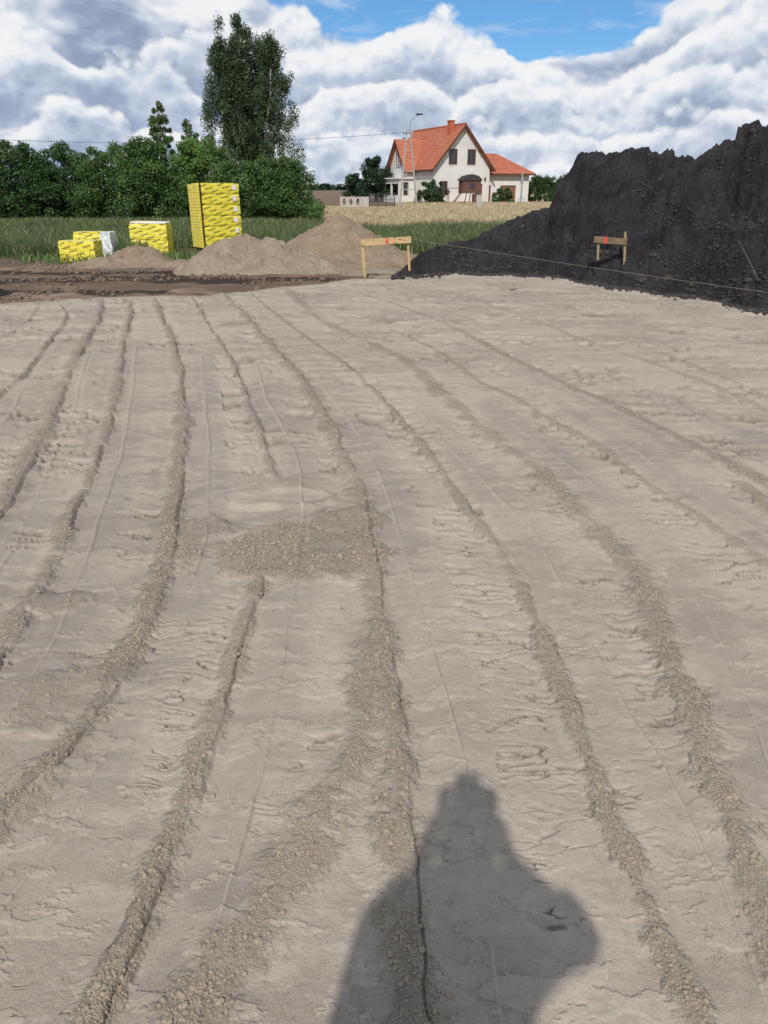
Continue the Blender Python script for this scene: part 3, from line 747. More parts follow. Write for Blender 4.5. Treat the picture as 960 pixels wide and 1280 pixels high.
    pz = sand_height(px, py)[0]; bg_ = r_.rand(len(sc)) < .012; sc[bg_] *= 3.2; p = np.concatenate([p, np.stack([px, py, np.maximum(pz, -.08)+.005], 1)]); sc = np.concatenate([sc, np.clip(np.exp(r_.normal(-4.0, .5, n)), .006, .05)])
    c = scatter('loose_soil', p, sc, [clod_mesh(20+i, M_TOPCLOD) for i in range(6)], None, o)
    return BVHTree.FromPolygons([tuple(q) for q in v.tolist()], [tuple(q) for q in f.tolist()])
BVH = build_black()
def on_pile(px, py):
    d = Vector(pdir(px, py)).normalized(); h = BVH.ray_cast(Vector((0, 0, CAM_H)), d)
    return h[0]

def dirt_clods():
    r_ = np.random.RandomState(12); n = 9000
    x = r_.uniform(-11, 1.0, n); y = r_.uniform(12.6, 20.5, n); k = (np.hypot(x, y) > pad_edge(np.arctan2(x, y))-.25) & (fbm(x*.9, y*1.6, 460, 4) > -.05)
    x, y = x[k], y[k]; z = terrain_z(x, y); s = np.clip(np.exp(r_.normal(-4.0, .55, len(x))), .006, .07)
    scatter('dirt_clods', np.stack([x, y, z+s*.2], 1), s, [clod_mesh(40+i, M_DIRTC) for i in range(4)], 'loose clods scattered over the dark dirt track')
M_DIRTC = mat('dirt_clod', clod_fn((.07, .052, .040), (.24, .18, .135)), .95, spec=.1)
dirt_clods()

# ------------------------------------------------------------------ grass and corn
def blades(name, n, region, hgt, wid, cols, label, seed, lean=.35, cat=None, clump=None):
    r_ = np.random.RandomState(seed); x, y = region(r_, n); n = len(x)
    z0 = terrain_z(x, y)-.03
    hh = hgt*(.55+.6*r_.rand(n))*(1+.35*fbm(x*.6, y*.6, seed+3, 3)); th = r_.rand(n)*np.pi
    w = wid*(.6+.8*r_.rand(n))*(.6+.4*np.clip(y/30, .6, 3)); lx, ly = r_.normal(0, lean, n)*hh, r_.normal(0, lean, n)*hh
    cx, sx = np.cos(th)*w/2, np.sin(th)*w/2
    a = np.stack([x-cx, y-sx, z0], 1); b = np.stack([x+cx, y+sx, z0], 1)
    m1 = np.stack([x+lx*.35-cx*.8, y+ly*.35-sx*.8, z0+hh*.6], 1); m2 = np.stack([x+lx*.35+cx*.8, y+ly*.35+sx*.8, z0+hh*.6], 1)
    t = np.stack([x+lx, y+ly, z0+hh], 1)
    v = np.stack([a, b, m2, m1, t], 1).reshape(-1, 3); i = np.arange(n)*5
    f = np.concatenate([np.stack([i, i+1, i+2], 1), np.stack([i, i+2, i+3], 1), np.stack([i+3, i+2, i+4], 1)])
    k = np.clip(.5+.5*fbm(x*.5, y*.5, seed+5, 3)+r_.normal(0, .22, n), 0, 1)[:, None]
    c = np.array(cols[0])[None]*(1-k)+np.array(cols[1])[None]*k
    sel = r_.rand(n) < cols[3]; c[sel] = np.array(cols[2])
    o = mesh_np(name, v, f, M_BLADE, attrs={'col': np.repeat(c, 5, 0)})
    return tag(o, label, cat, kind='stuff')
def blade_fn(g): return g.attr('col', 'Color'), None
M_BLADE = mat('blade', blade_fn, .7, spec=.2)
def grass_region(r_, n):
    y = 20.2+(r_.rand(n)**1.15)*20.5; x = r_.uniform(-.62, .30, n)*y
    k = ((x < -3) | (y < 36+2*fbm(x*.3, y*.3, 702, 3))) & (y > 21.2+.9*fbm(x*.5, y*.2, 700, 3)+(x > -1)*1.6)
    # bare where the heaps and stacks are
    k &= ~((np.abs(x+5.6) < 1.1) & (y < 25))
    return x[k], y[k]
blades('tall_grass', 120000, grass_region, .44, .022, [(.055, .085, .032), (.110, .155, .060), (.27, .24, .13), .12], 'tall green grass between the dirt and the trees', 710, cat='grass')
def grass2_region(r_, n):
    y = 36+r_.rand(n)*6; x = r_.uniform(-.6, -.10, n)*y; return x, y
blades('field_margin_grass', 14000, grass2_region, .42, .04, [(.05, .09, .03), (.10, .15, .05), (.35, .30, .15), .25], 'darker grass along the edge of the ripe corn field', 720, cat='grass')
def corn_region(r_, n):
    y = 34*np.exp(r_.rand(n)*math.log(97/34)); x = r_.uniform(-.10, .30, n)*y; k = ((y > 43) | (x > -2.5)) & ~((y > 74) & (x < y*.0149)); return x[k], y[k]
blades('corn_field', 90000, corn_region, .27, .045, [(.32, .255, .16), (.45, .365, .235), (.56, .47, .32), .2], 'ripe pale corn field stretching up to the white house', 730, lean=.2, cat='corn field')
def weed_region(r_, n):
    t = r_.rand(n); x = -9.2+t*7+r_.normal(0, .25, n); y = 20.1+r_.normal(0, .3, n); return x, y
blades('weeds', 1400, weed_region, .30, .03, [(.06, .12, .03), (.12, .20, .06), (.3, .28, .12), .1], 'sparse weeds sprouting on the small sand heap', 740, lean=.5, cat='weeds')
def far_strip():
    # far dark wood along the horizon, reads as one mass
    r_ = np.random.RandomState(3); n = 9000
    x = r_.uniform(-420, 420, n); y = 520+r_.rand(n)*25; s = 1.1+r_.rand(n)*1.6
    z = terrain_z(x, y)+r_.rand(n)*2.2*(1+.35*fbm(x*.03, y*0, 741, 3))
    d = r_.normal(0, 1, (n, 3, 3)); d /= np.linalg.norm(d, axis=2)[..., None]
    v = (np.stack([x, y, z], 1)[:, None]+d*s[:, None, None]).reshape(-1, 3)
    c = np.repeat(np.array([[.018, .035, .018]])*(1+.5*r_.rand(n)[:, None]), 3, 0)
    tag(mesh_np('far_wood', v, np.arange(n*3).reshape(-1, 3), M_BLADE, attrs={'col': c}), 'dark wood on the horizon beyond the brown field', 'woodland', kind='stuff')
far_strip()

# ------------------------------------------------------------------ trees
M_BARK = mottled('bark', (.11, .09, .07), .4, 3., bump=.6, bscale=20, bdist=.05)
M_BARKP = mottled('pale_bark', (.30, .28, .24), .35, 3., bump=.6, bscale=20, bdist=.05)
def leaf_fn(g): return g.attr('col', 'Color'), None
def leaf_mat():
    m = mat('leaves', leaf_fn, .55, spec=.35)
    g = G(m.node_tree); b = g.n['Principled BSDF']; out = g.n['Material Output']
    tr = g.n.new('ShaderNodeBsdfTranslucent'); g.put(tr.inputs[0], g.mix(1., g.attr('col', 'Color'), (1.3, 1.5, .6), 'MULTIPLY'))
    mx = g.n.new('ShaderNodeMixShader'); mx.inputs[0].default_value = .22
    g.l.new(b.outputs[0], mx.inputs[1]); g.l.new(tr.outputs[0], mx.inputs[2]); g.l.new(mx.outputs[0], out.inputs[0])
    return m
M_LEAF = leaf_mat()
def leaves(centres, radii, per, size, col, seed, parent, name='crown', squash=.85, colvar=.35):
    r_ = np.random.RandomState(seed); C = np.repeat(np.array(centres), per, 0); Rd = np.repeat(np.array(radii), per)
    n = len(C); d = r_.normal(0, 1, (n, 3)); d /= np.linalg.norm(d, axis=1)[:, None]
    q = (.35+.65*r_.rand(n)**.5)*(1+.25*r_.normal(0, 1, n)*.6)
    P = C+d*(Rd*q)[:, None]*np.array([1, 1, squash])
    u = r_.normal(0, 1, (n, 3)); u /= np.linalg.norm(u, axis=1)[:, None]
    w = np.cross(u, d*.8+r_.normal(0, .6, (n, 3))); w /= np.linalg.norm(w, axis=1)[:, None]+1e-6
    s = size*(.6+.8*r_.rand(n))[:, None]
    v = np.stack([P-u*s, P+w*s*.45, P+u*s, P-w*s*.45], 1).reshape(-1, 3)
    cl = np.repeat(r_.normal(0, colvar*.5, len(centres)), per); k = np.exp(cl+r_.normal(0, .22, n))
    c = np.array(col)[None]*k[:, None]; c[:, 0] *= 1+.25*r_.normal(0, 1, n)*.5; c = np.clip(c, .004, .5)
    return mesh_np(name, v, np.arange(n*4).reshape(-1, 4), M_LEAF, parent, attrs={'col': np.repeat(c, 4, 0)})
def make_tree(name, base, height, width, label, cat, seed, col=(.05, .095, .028), nclump=55, per=190, size=.085, low=.08, shape='round', bark=None, depth=None, group=None, trunk_r=None, crad=None):
    rr = random.Random(seed); t = empty(name, base, 0, label, cat, group); depth = depth or width*.8
    cs, rs = [], []; crown_h = height*(1-low); cz = height*low+crown_h/2
    for i in range(nclump):
        while True:
            u = Vector((rr.uniform(-1, 1), rr.uniform(-1, 1), rr.uniform(-1, 1)))
            if .30 < u.length < 1: break
        zf = (u.z+1)/2
        k = {'round': 1., 'cone': max(.12, 1.05-zf*1.0)*1.3, 'poplar': (1.0 if zf < .55 else max(.15, 1-(zf-.55)*1.75))*(.55+.45*min(1, zf*3))}[shape]
        cr = (crad or min(width, height)*.15)*rr.uniform(.7, 1.25)*(.75 if zf > .8 else 1)
        p = Vector((u.x*(width/2-cr*.4)*k, u.y*(depth/2-cr*.4)*k, cz+u.z*(crown_h/2-cr*.5)))
        if shape == 'round' and i % 4 == 0: p.z = rr.uniform(.06, .35)*height; p.x = rr.uniform(-.5, .5)*width
        if shape == 'round' and p.z < height*.45: # bushes stay wide at the foot
            p.x *= 1+.25*(1-p.z/(height*.45)); p.x = max(-width/2, min(width/2, p.x))
        cs.append(tuple(p)); rs.append(cr)
    tr = trunk_r or height*.017
    mb = MB(); top = height*(.55 if shape == 'round' else .9); prev = Vector((0, 0, -.1)); k = 5
    for i in range(1, k+1):
        q = Vector((rr.uniform(-.04, .04)*height*.5, rr.uniform(-.04, .04)*height*.5, top*i/k)); mb.bar(prev, q, tr*(1-.16*(i-1)), tr*(1-.16*i), 7); prev = q
    for c in cs[:14]:
        c = Vector(c); z0 = max(.15*height, c.z*.55); mb.bar((0, 0, min(z0, top)), c, tr*.38, tr*.10, 5)
    mb.build('trunk', bark or M_BARK, t)
    leaves(cs, rs, per, size, col, seed, t)
    return t
def tree_px(x, top, base, Y, wpx, **kw):
    b = at(x, base, Y); tp = at(x, top, Y); gz = tz(b.x, Y); scale = math.hypot(Y, 0)/1006.
    return dict(base=(b.x, Y, gz-.02), height=tp.z-gz, width=wpx*Y/1006., **kw)
G1 = (.044, .088, .024); G2 = (.070, .128, .034); G3 = (.098, .170, .040)
left_trees = [
 (-45, 178, 45, 100, G1, 'dark leafy tree cut by the left edge of the photo', 60),
 (28, 170, 45, 96, G1, 'dark rounded tree at the left end of the row behind the grass', 70),
 (88, 174, 46, 92, G1, 'dark green bushy tree second from the left end of the row', 70),
 (145, 176, 44.5, 86, G2, 'mid green bush behind the two low yellow packs', 70),
 (192, 163, 43, 76, G2, 'lighter green bushy tree above the upright yellow pack', 75),
 (255, 166, 44, 88, G3, 'bright green rounded tree left of the tall yellow stack top', 80),
 (305, 196, 42.5, 84, G2, 'broad low green tree right behind the tall yellow stack', 70),
 (352, 190, 43, 88, G2, 'rounded green tree at the right end of the row under the poplar', 85),
]
for i, (x, top, Y, w, c, lab, nc) in enumerate(left_trees):
    make_tree('bushy_tree', label=lab, cat='tree', seed=30+i, col=c, nclump=int(nc*1.9), per=250, size=.068, low=.0, crad=.50, group='trees in a row behind the grass', **tree_px(x, top, 280, Y, w))
# fill of low shrubs at the foot of the row
make_tree('slender_tree', label='narrow pointed young tree rising above the row left of the poplar', cat='tree', seed=51, col=G2, nclump=60, per=120, size=.062, low=.25, shape='poplar', crad=.20, **tree_px(213, 118, 280, 48, 42))
make_tree('slender_tree', label='small feathery treetop showing close beside the tall poplar', cat='tree', seed=52, col=G2, nclump=44, per=90, size=.062, low=.3, shape='poplar', crad=.19, **tree_px(247, 134, 280, 50, 30))
def poplar():
    Y = 50; k = tree_px(322, 20, 280, Y, 118); t = empty('poplar_tree', k['base'], 0, 'tall grey green poplar with several upright stems towering over the row', 'tree')
    H = k['height']; Wd = k['width']; rr = random.Random(5); mb = MB(); cs, rs = [], []
    def crownw(zf): return np.interp(zf, [0, .25, .42, .55, .7, .85, .95, 1], [.5, 1.0, 1.08, 1.0, .9, .68, .40, .12])*Wd/2
    stems = []
    for s in range(8):
        a = s*2.4; tx = math.cos(a)*Wd*.30*rr.uniform(.5, 1.1); ty = math.sin(a)*Wd*.25; topz = H*(rr.uniform(.82, .95) if s else .99)
        if s == 0: tx = -.35; ty = 0
        if s == 1: tx = Wd*.22; topz = H*.90
        if s == 2: tx = -Wd*.26; topz = H*.93
        p0 = Vector((rr.uniform(-.2, .2), rr.uniform(-.2, .2), -.1)); p1 = Vector((tx*.45, ty*.45, H*.35)); p2 = Vector((tx*.85, ty*.85, H*.62)); p3 = Vector((tx, ty, topz))
        mb.bar(p0, p1, .13, .095, 7); mb.bar(p1, p2, .095, .06, 6); mb.bar(p2, p3, .06, .012, 5)
        stems.append((p1, p2, p3))
    for (p1, p2, p3) in stems:
        p1 = p1*.8
        for j in range(44):
            u = rr.uniform(0, 1); p = p1.lerp(p2, u*2) if u < .5 else p2.lerp(p3, (u-.5)*2)
            zf = p.z/H; a = rr.uniform(0, 6.28); L = rr.uniform(.15, .85)*(1.25-zf)*1.55
            q = p+Vector((math.cos(a)*L, math.sin(a)*L*.8, L*1.1)); cw = crownw(q.z/H)
            if abs(q.x) > cw: q.x = math.copysign(cw*rr.uniform(.85, 1.05), q.x)
            if q.z > H: q.z = H-.1
            mb.bar(p, q, .028, .006, 4)
            for w in range(2):
                e = p.lerp(q, .6+.4*w); cs.append(tuple(e)); rs.append(rr.uniform(.22, .42)*(1.2-.45*zf))
    for j in range(170):
        zf = rr.uniform(.30, .72); a = rr.uniform(0, 6.28); q = rr.uniform(.3, 1)**.5; cs.append((math.cos(a)*q*crownw(zf)*.98, math.sin(a)*q*1.6, zf*H)); rs.append(rr.uniform(.25, .42))
    mb.build('trunk', M_BARKP, t)
    leaves(cs, rs, 125, .060, (.058, .092, .042), 77, t, squash=1.5, colvar=.45)
poplar()
# trees left of the house, shrubs and hedge
make_tree('garden_tree', label='dark spreading tree standing just left of the white house', cat='tree', seed=61, col=(.022, .05, .022), nclump=60, per=150, size=.15, low=.12, crad=.62, **tree_px(472, 194, 250, 106, 46))
make_tree('garden_tree', label='smaller dark tree above the concrete fence panels', cat='tree', seed=62, col=(.020, .045, .022), nclump=40, per=130, size=.15, low=.12, crad=.55, **tree_px(445, 213, 250, 108, 26))
make_tree('round_shrub', label='leafy green shrub against the left corner of the house gable', cat='shrub', seed=63, col=(.032, .062, .026), nclump=44, per=130, size=.12, low=.0, crad=.42, **tree_px(541, 222, 252, 95, 38))
make_tree('round_shrub', label='small rounded green shrub in front of the garage corner', cat='shrub', seed=64, col=(.045, .095, .028), nclump=28, per=130, size=.10, low=.0, crad=.34, **tree_px(628, 233, 249, 96, 25))
make_tree('far_tree', label='single small round tree on the horizon beyond the brown field', cat='tree', seed=65, col=(.020, .04, .022), nclump=16, per=60, size=.9, low=.1, crad=2.4, **tree_px(407, 232.5, 240, 480, 12))
def hedge():
    a = at(660, 240, 108); b = at(716, 240, 108); g0 = tz(a.x, 108); t = empty('clipped_hedge', ((a.x+b.x)/2, 108, g0), 0, 'tall clipped green conifer hedge right of the garage', 'hedge')
    L = b.x-a.x; rr = random.Random(3); cs, rs = [], []
    for i in range(150): cs.append((rr.uniform(-L/2, L/2), rr.uniform(-.4, .4), rr.uniform(.2, 2.95))); rs.append(.33)
    mb = MB()
    n = 9
    for i in range(n): mb.bar((-L/2+L*(i+.5)/n, 0, -.1), (-L/2+L*(i+.5)/n, 0, 2.7), .05, .02, 5)
    mb.build('stems', M_BARK, t)
    leaves(cs, rs, 110, .11, (.040, .085, .024), 78, t, 'foliage', squash=1.1, colvar=.2)
hedge()

# ------------------------------------------------------------------ house
M_WALL = mottled('white_render', (.62, .605, .57), .11, .7, .9, bump=.15, bscale=30, bdist=.01)
M_GREYW = mottled('grey_render', (.46, .45, .43), .07, 1.2, .9)
M_TRIM = mottled('dark_brown_timber', (.11, .045, .030), .2, 4)
M_SOFF = mottled('soffit_boards', (.10, .06, .045), .2, 4)
M_BROWN = mottled('brown_frame', (.17, .060, .038), .15, 4, .5)
M_GLASS = mat('window_glass', lambda g: (g.mix(g.noise(g.co(), 2., 3), (.012, .016, .02), (.04, .05, .06)), None), .08, spec=.6)
M_GAR = mottled('garage_door_brown', (.22, .10, .060), .12, 5, .6)
M_CHIM = mottled('clinker_brick', (.42, .12, .06), .2, 6)
M_PALE = mottled('pale_trim', (.70, .68, .64), .05, 3)
def tile_fn(g):
    v = g.co(); n = g.noise(v, .9, 4, .6); n2 = g.noise(v, 9, 3, .6)
    c = g.mix(g.ss(n, .3, .7), (.37, .120, .066), (.48, .165, .094)); c = g.mix(g.ss(n2, .35, .7, 0., .45), c, (.31, .080, .042))
    c = g.mix(g.ss(g.noise(v, 3.1, 5, .7), .62, .78, 0., .35), c, (.72, .36, .20))
    return c, None
M_TILE = mat('orange_roof_tiles', tile_fn, .65, spec=.3)
def courses(mb, e0, e1, r0, r1, n, lap=.035):
    """roof slope between eave e0-e1 and ridge r0-r1 laid in n stepped courses with rolled tiles"""
    e0, e1, r0, r1 = map(Vector, (e0, e1, r0, r1)); nr = (e1-e0).cross(r0-e0)
    if nr.length < 1e-6: nr = (e1-e0).cross(r1-e0)
    nr.normalize()
    for i in range(n):
        a0, a1 = e0.lerp(r0, i/n), e1.lerp(r1, i/n); b0, b1 = e0.lerp(r0, (i+1)/n), e1.lerp(r1, (i+1)/n)
        L = (a1-a0).length; k = max(1, int(L/.30)); vs = []; fs = []
        for j in range(2*k+1):
            t = j/(2*k); up = .018 if j % 2 else 0
            vs += [a0.lerp(a1, t)+nr*(lap+up), b0.lerp(b1, t)+nr*(.004+up), a0.lerp(a1, t)-nr*.0]
        for j in range(2*k):
            o = 3*j; fs += [(o, o+3, o+4, o+1), (o+2, o+5, o+3, o)]
        mb.add(vs, fs)
    mb.slab([e0, e1, r1, r0] if (r1-r0).length > .01 else [e0, e1, r0], .10)
def window(parent, M, w, h, panes=2, frame=M_BROWN, deep=.10):
    """window in local frame M: x across, z up, -y outwards, origin bottom left"""
    mb = MB(); f = .09
    mb.box((0, -.03, 0), (f, deep, h), M).box((w-f, -.03, 0), (w, deep, h), M).box((f, -.03, 0), (w-f, deep, f), M).box((f, -.03, h-f), (w-f, deep, h), M)
    for i in range(1, panes): mb.box((w*i/panes-.045, -.025, f), (w*i/panes+.045, deep, h-f), M)
    wn = mb.build('window', frame, parent)
    for i in range(panes):
        x0 = f if i == 0 else w*i/panes+.045; x1 = w-f if i == panes-1 else w*(i+1)/panes-.045
        MB().box((x0, .03, f), (x1, .05, h-f), M).build('pane', M_GLASS, wn)
    MB().box((-.06, -.10, -.07), (w+.06, .0, -.005), M).build('sill', M_PALE, wn)
    return wn
def wall_holes(mb, x0, x1, z0, z1, holes, y0=0., t=.3, M=None, axis='x'):
    """rectangular wall panel with openings, front on y0"""
    xs = sorted({x0, x1, *[h[0] for h in holes], *[h[2] for h in holes]}); zs = sorted({z0, z1, *[h[1] for h in holes], *[h[3] for h in holes]})
    for i in range(len(xs)-1):
        for j in range(len(zs)-1):
            cx, cz = (xs[i]+xs[i+1])/2, (zs[j]+zs[j+1])/2
            if any(h[0] < cx < h[2] and h[1] < cz < h[3] for h in holes): continue
            mb.box((xs[i], y0, zs[j]), (xs[i+1], y0+t, zs[j+1]), M)
def house():
    o = at(541, 251, 98.); TH = R(25)
    H = empty('white_house', (o.x, 98., tz(o.x, 98)-.02), 0, 'white two storey house with steep orange tiled roof and garage wing', 'house')
    H.rotation_euler = (0, 0, TH)
    Wd, L, ze, zr = 7.95, 12.6, 4.15, 8.6; sl = (zr-ze)/(Wd/2)
    # gable wall with window openings
    up = [(2.05, 4.30, 3.25, 6.05), (4.65, 4.30, 5.85, 6.05)]; gd = [(.9, .9, 2.0, 2.5), (5.9, .0, 7.0, 2.2)]
    mb = MB(); wall_holes(mb, 0, Wd, 0, ze, gd+[(u[0], ze, u[2], ze) for u in up][:0], 0, .3)
    # gable triangle around the two upper windows
    def zt(x): return ze+min(x, Wd-x)*sl
    cuts = [0, up[0][0], up[0][2], Wd/2, up[1][0], up[1][2], Wd]
    for a, b in zip(cuts[:-1], cuts[1:]):
        hole = next((u for u in up if abs(u[0]-a) < 1e-6 and abs(u[2]-b) < 1e-6), None)
        if hole is None: mb.prism([(a, ze), (b, ze), (b, zt(b)), (a, zt(a))] if a > 0 and b < Wd else ([(a, ze), (b, ze), (b, zt(b))] if a == 0 else [(a, ze), (b, ze), (a, zt(a))]), 0, .3)
        else:
            mb.box((a, 0, ze), (b, .3, hole[1])); mb.prism([(a, hole[3]), (b, hole[3]), (b, zt(b)), (a, zt(a))], 0, .3)
    mb.box((0, .3, 0), (.3, L, ze)).box((Wd-.3, .3, 0), (Wd, L, ze)); mb.prism([(.3, 0), (Wd-.3, 0), (Wd-.3, ze), (Wd/2, zr-.3), (.3, ze)], L-.3, L)
    mb.build('wall', M_WALL, H)
    MB().box((.3, 1.2, .02), (Wd-.3, 1.3, 7.0)).build('inner_wall', M_SOFF, H) if False else None
    for u in up: window(H, Matrix.Translation((u[0], .06, u[1])), u[2]-u[0], u[3]-u[1])
    g = gd[0]; window(H, Matrix.Translation((g[0], .06, g[1])), g[2]-g[0], g[3]-g[1])
    g = gd[1]; d = MB().box((g[0], .10, 0), (g[2], .16, g[3])).build('door', M_BROWN, H); MB().box((g[0]+.25, .07, .9), (g[2]-.25, .098, g[3]-.25)).build('pane', M_GLASS, d)
    # wall lamp
    MB().box((7.2, -.16, 2.55), (7.38, -.01, 2.95)).build('wall_lamp', M_TRIM, H, bevel=.02)
    # main roof, two slopes
    ov, fo = .45, .55; ez = ze-ov*sl; t = .12
    mb = MB(); courses(mb, (-ov, L+fo, ez+t), (-ov, -fo, ez+t), (Wd/2, L+fo, zr+t), (Wd/2, -fo, zr+t), 17)
    courses(mb, (Wd+ov, -fo, ez+t), (Wd+ov, L+fo, ez+t), (Wd/2, -fo, zr+t), (Wd/2, L+fo, zr+t), 17)
    rf = mb.build('roof', M_TILE, H)
    mb = MB(); mb.bar((Wd/2, -fo-.03, zr+t+.05), (Wd/2, L+fo+.03, zr+t+.05), .11, n=8); mb.build('ridge_tiles', M_TILE, rf)
    mb = MB()
    for s in (0, 1):
        x0 = -ov if s == 0 else Wd+ov
        mb.prism([(x0, ez-.14), (Wd/2, zr-.14), (Wd/2, zr+.15), (x0, ez+.15)], -fo-.05, -fo+.0)
    mb.build('bargeboard', M_TRIM, rf)
    mb = MB()
    for x0 in (-ov-.06, Wd+ov+.06): mb.bar((x0, -fo, ez+.02), (x0, L+fo, ez+.02), .075, n=8)
    mb.build('gutter', M_TRIM, rf)
    # purlin ends under the gable overhang
    for x in (.2, 1.6, Wd-1.6, Wd-.2): MB().box((x-.07, -fo+.02, zt(x)-.26), (x+.07, -.005, zt(x)-.10)).build('rafter_end', M_TRIM, rf)
    # chimney
    c = MB().box((Wd/2-.95, 1.6, 6.9), (Wd/2-.35, 2.3, 9.15)).build('chimney', M_CHIM, rf)
    # cap lies in the chimney level: joined ring
    MB().box((Wd/2-1.02, 1.53, 9.152), (Wd/2-.28, 2.37, 9.25)).build('chimney_cap', M_CHIM, rf)
    # cross gable on the left side
    yc, cw, px_, cz, ce = 7.3, 2.55, -1.15, 7.25, 4.0; s2 = (cz-ce)/cw
    mb = MB()
    RZ = Matrix.Rotation(-math.pi/2, 4, 'Z')   # local x -> -y, so the face looks to -x
    def side(u, v, z): return (u, v, z)
    poly = [(yc-cw, 0), (yc+cw, 0), (yc+cw, ce), (yc, cz), (yc-cw, ce)]
    vs = [(px_, y_, z_) for y_, z_ in poly]+[(px_+.25, y_, z_) for y_, z_ in poly]; n = 5
    vs = [(px_, y_, max(z_, 2.95)) for y_, z_ in poly]+[(px_+.25, y_, max(z_, 2.95)) for y_, z_ in poly]
    mb.add(vs, [tuple(range(n)), tuple(range(2*n-1, n-1, -1))]+[(i, (i+1) % n, (i+1) % n+n, i+n) for i in range(n)])
    mb.box((px_+.25, yc-cw, 2.95), (.0, yc-cw+.2, ce)).box((px_+.25, yc+cw-.2, 2.95), (.0, yc+cw, ce))
    mb.build('cross_gable_wall', M_WALL, H)
    Mw = Matrix.Translation((px_-.02, yc+.6, 4.3)) @ Matrix.Rotation(-math.pi/2, 4, 'Z')
    window(H, Mw, 1.2, 1.5)
    xin = Wd/2; f2 = .55; e2 = ce-.45*s2
    mb = MB()
    courses(mb, (px_-f2, yc-cw-.45, e2+.12), (1.6, yc-cw-.45, e2+.12), (px_-f2, yc, cz+.12), (xin-.9, yc, cz+.12), 12)
    courses(mb, (1.6, yc+cw+.45, e2+.12), (px_-f2, yc+cw+.45, e2+.12), (xin-.9, yc, cz+.12), (px_-f2, yc, cz+.12), 12)
    cr = mb.build('cross_roof', M_TILE, H)
    mb = MB()
    for s in (-1, 1):
        y0, y1 = yc+s*(cw+.45), yc; a = [(y0, e2-.14), (y1, cz-.14), (y1, cz+.15), (y0, e2+.15)]; x0, x1 = px_-f2-.05, px_-f2
        mb.add([(x0, p[0], p[1]) for p in a]+[(x1, p[0], p[1]) for p in a], [(0, 1, 2, 3), (7, 6, 5, 4), (0, 4, 5, 1), (1, 5, 6, 2), (2, 6, 7, 3), (3, 7, 4, 0)])
    mb.build('bargeboard', M_TRIM, cr)
    # flat roofed porch box below, with window and columns
    mb = MB(); wall_holes(mb, -2.15, 0, 0, 2.8, [(-1.55, .95, -.95, 2.35)], 4.9, .2)
    mb.box((-2.15, 5.1, 0), (-1.95, 9.6, .9)).box((-2.15, 5.1, 2.25), (-1.95, 9.6, 2.8))
    for y in (5.1, 7.3, 9.4): mb.box((-2.15, y, .9), (-1.95, y+.2, 2.25))
    P = mb.build('porch', M_WALL, H)
    MB().box((-2.4, 4.65, 2.8), (-.005, 9.8, 2.94)).build('cornice', M_PALE, P)
    MB().box((-1.5, 4.97, 1.0), (-1.0, 5.0, 2.3)).build('pane', M_GLASS, P)
    MB().box((-1.60, 4.86, .90), (-.90, 4.898, .95)).box((-1.60, 4.87, 2.35), (-.90, 4.898, 2.42)).box((-1.60, 4.87, .95), (-1.55, 4.898, 2.35)).box((-.95, 4.87, .95), (-.90, 4.898, 2.35)).build('window_frame', M_BROWN, P)
    for y in (10.4, 12.2): MB().box((-2.2, y, 0), (-1.9, y+.3, 2.94)).build('porch_column', M_PALE, H)
    MB().box((-2.35, 9.9, 2.95), (-.32, 12.7, 3.12)).build('porch_roof', M_TRIM, H)
    # garage wing, set back, hipped roof
    gx0, gx1, gy0, gy1, gz, gr = Wd, Wd+6.7, 1.0, 7.5, 3.5, 5.75
    mb = MB(); wall_holes(mb, gx0, gx1, 0, 2.62, [(gx0+2.4, 0, gx0+4.75, 2.05), (gx0+.15, 0, gx0+.95, 2.05)], gy0, .3)
    mb.box((gx1-.3, gy0+.3, 0), (gx1, gy1, 2.62)); mb.box((gx0, gy1-.3, 0), (gx1-.3, gy1, 2.62)); mb.build('garage_wall', M_WALL, H)
    mb = MB(); mb.box((gx0, gy0+.02, 2.62), (gx1, gy0+.30, gz)).box((gx1-.3, gy0+.3, 2.62), (gx1-.02, gy1, gz)).box((gx0, gy1-.3, 2.62), (gx1-.3, gy1-.02, gz)).build('upper_wall_band', M_GREYW, H)
    gdoor = MB()
    for i in range(5): gdoor.box((gx0+2.4, gy0+.12+.004*(i % 2), .02+i*.405), (gx0+4.75, gy0+.18, .02+(i+1)*.405-.02))
    gdoor.build('garage_door', M_GAR, H)
    MB().box((gx0+.15, gy0+.12, 0), (gx0+.95, gy0+.18, 2.05)).build('side_door', M_BROWN, H)
    ov = .5; ez = gz-.1
    A_, B_, C_, D_ = (gx0-.3, gy0-ov, ez), (gx1+ov, gy0-ov, ez), (gx1+ov, gy1+ov, ez), (gx0-.3, gy1+ov, ez)
    ym = (gy0+gy1)/2; Rg0, Rg1 = (gx0-.3, ym, gr), (gx1+ov-3.6, ym, gr)
    mb = MB(); courses(mb, A_, B_, Rg0, Rg1, 11); courses(mb, B_, C_, Rg1, Rg1, 11); courses(mb, C_, D_, Rg1, Rg0, 11)
    g_ = mb.build('garage_roof', M_TILE, H)
    mb = MB(); mb.bar(Rg0, Rg1, .10); mb.bar(Rg1, (B_[0], B_[1], B_[2]+.03), .09); mb.bar(Rg1, (C_[0], C_[1], C_[2]+.03), .09); mb.build('ridge_tiles', M_TILE, g_)
    mb = MB(); mb.box((A_[0], A_[1]-.12, ez-.15), (B_[0]+.12, A_[1]-.0, ez+.02)).box((B_[0]+.0, B_[1], ez-.15), (B_[0]+.12, C_[1], ez+.02)).build('gutter', M_TRIM, g_)
    MB().bar((gx0+5.4, gy0-.06, 0), (gx0+5.4, gy0-.06, gz-.1), .05).build('downpipe', M_PALE, H)
house()

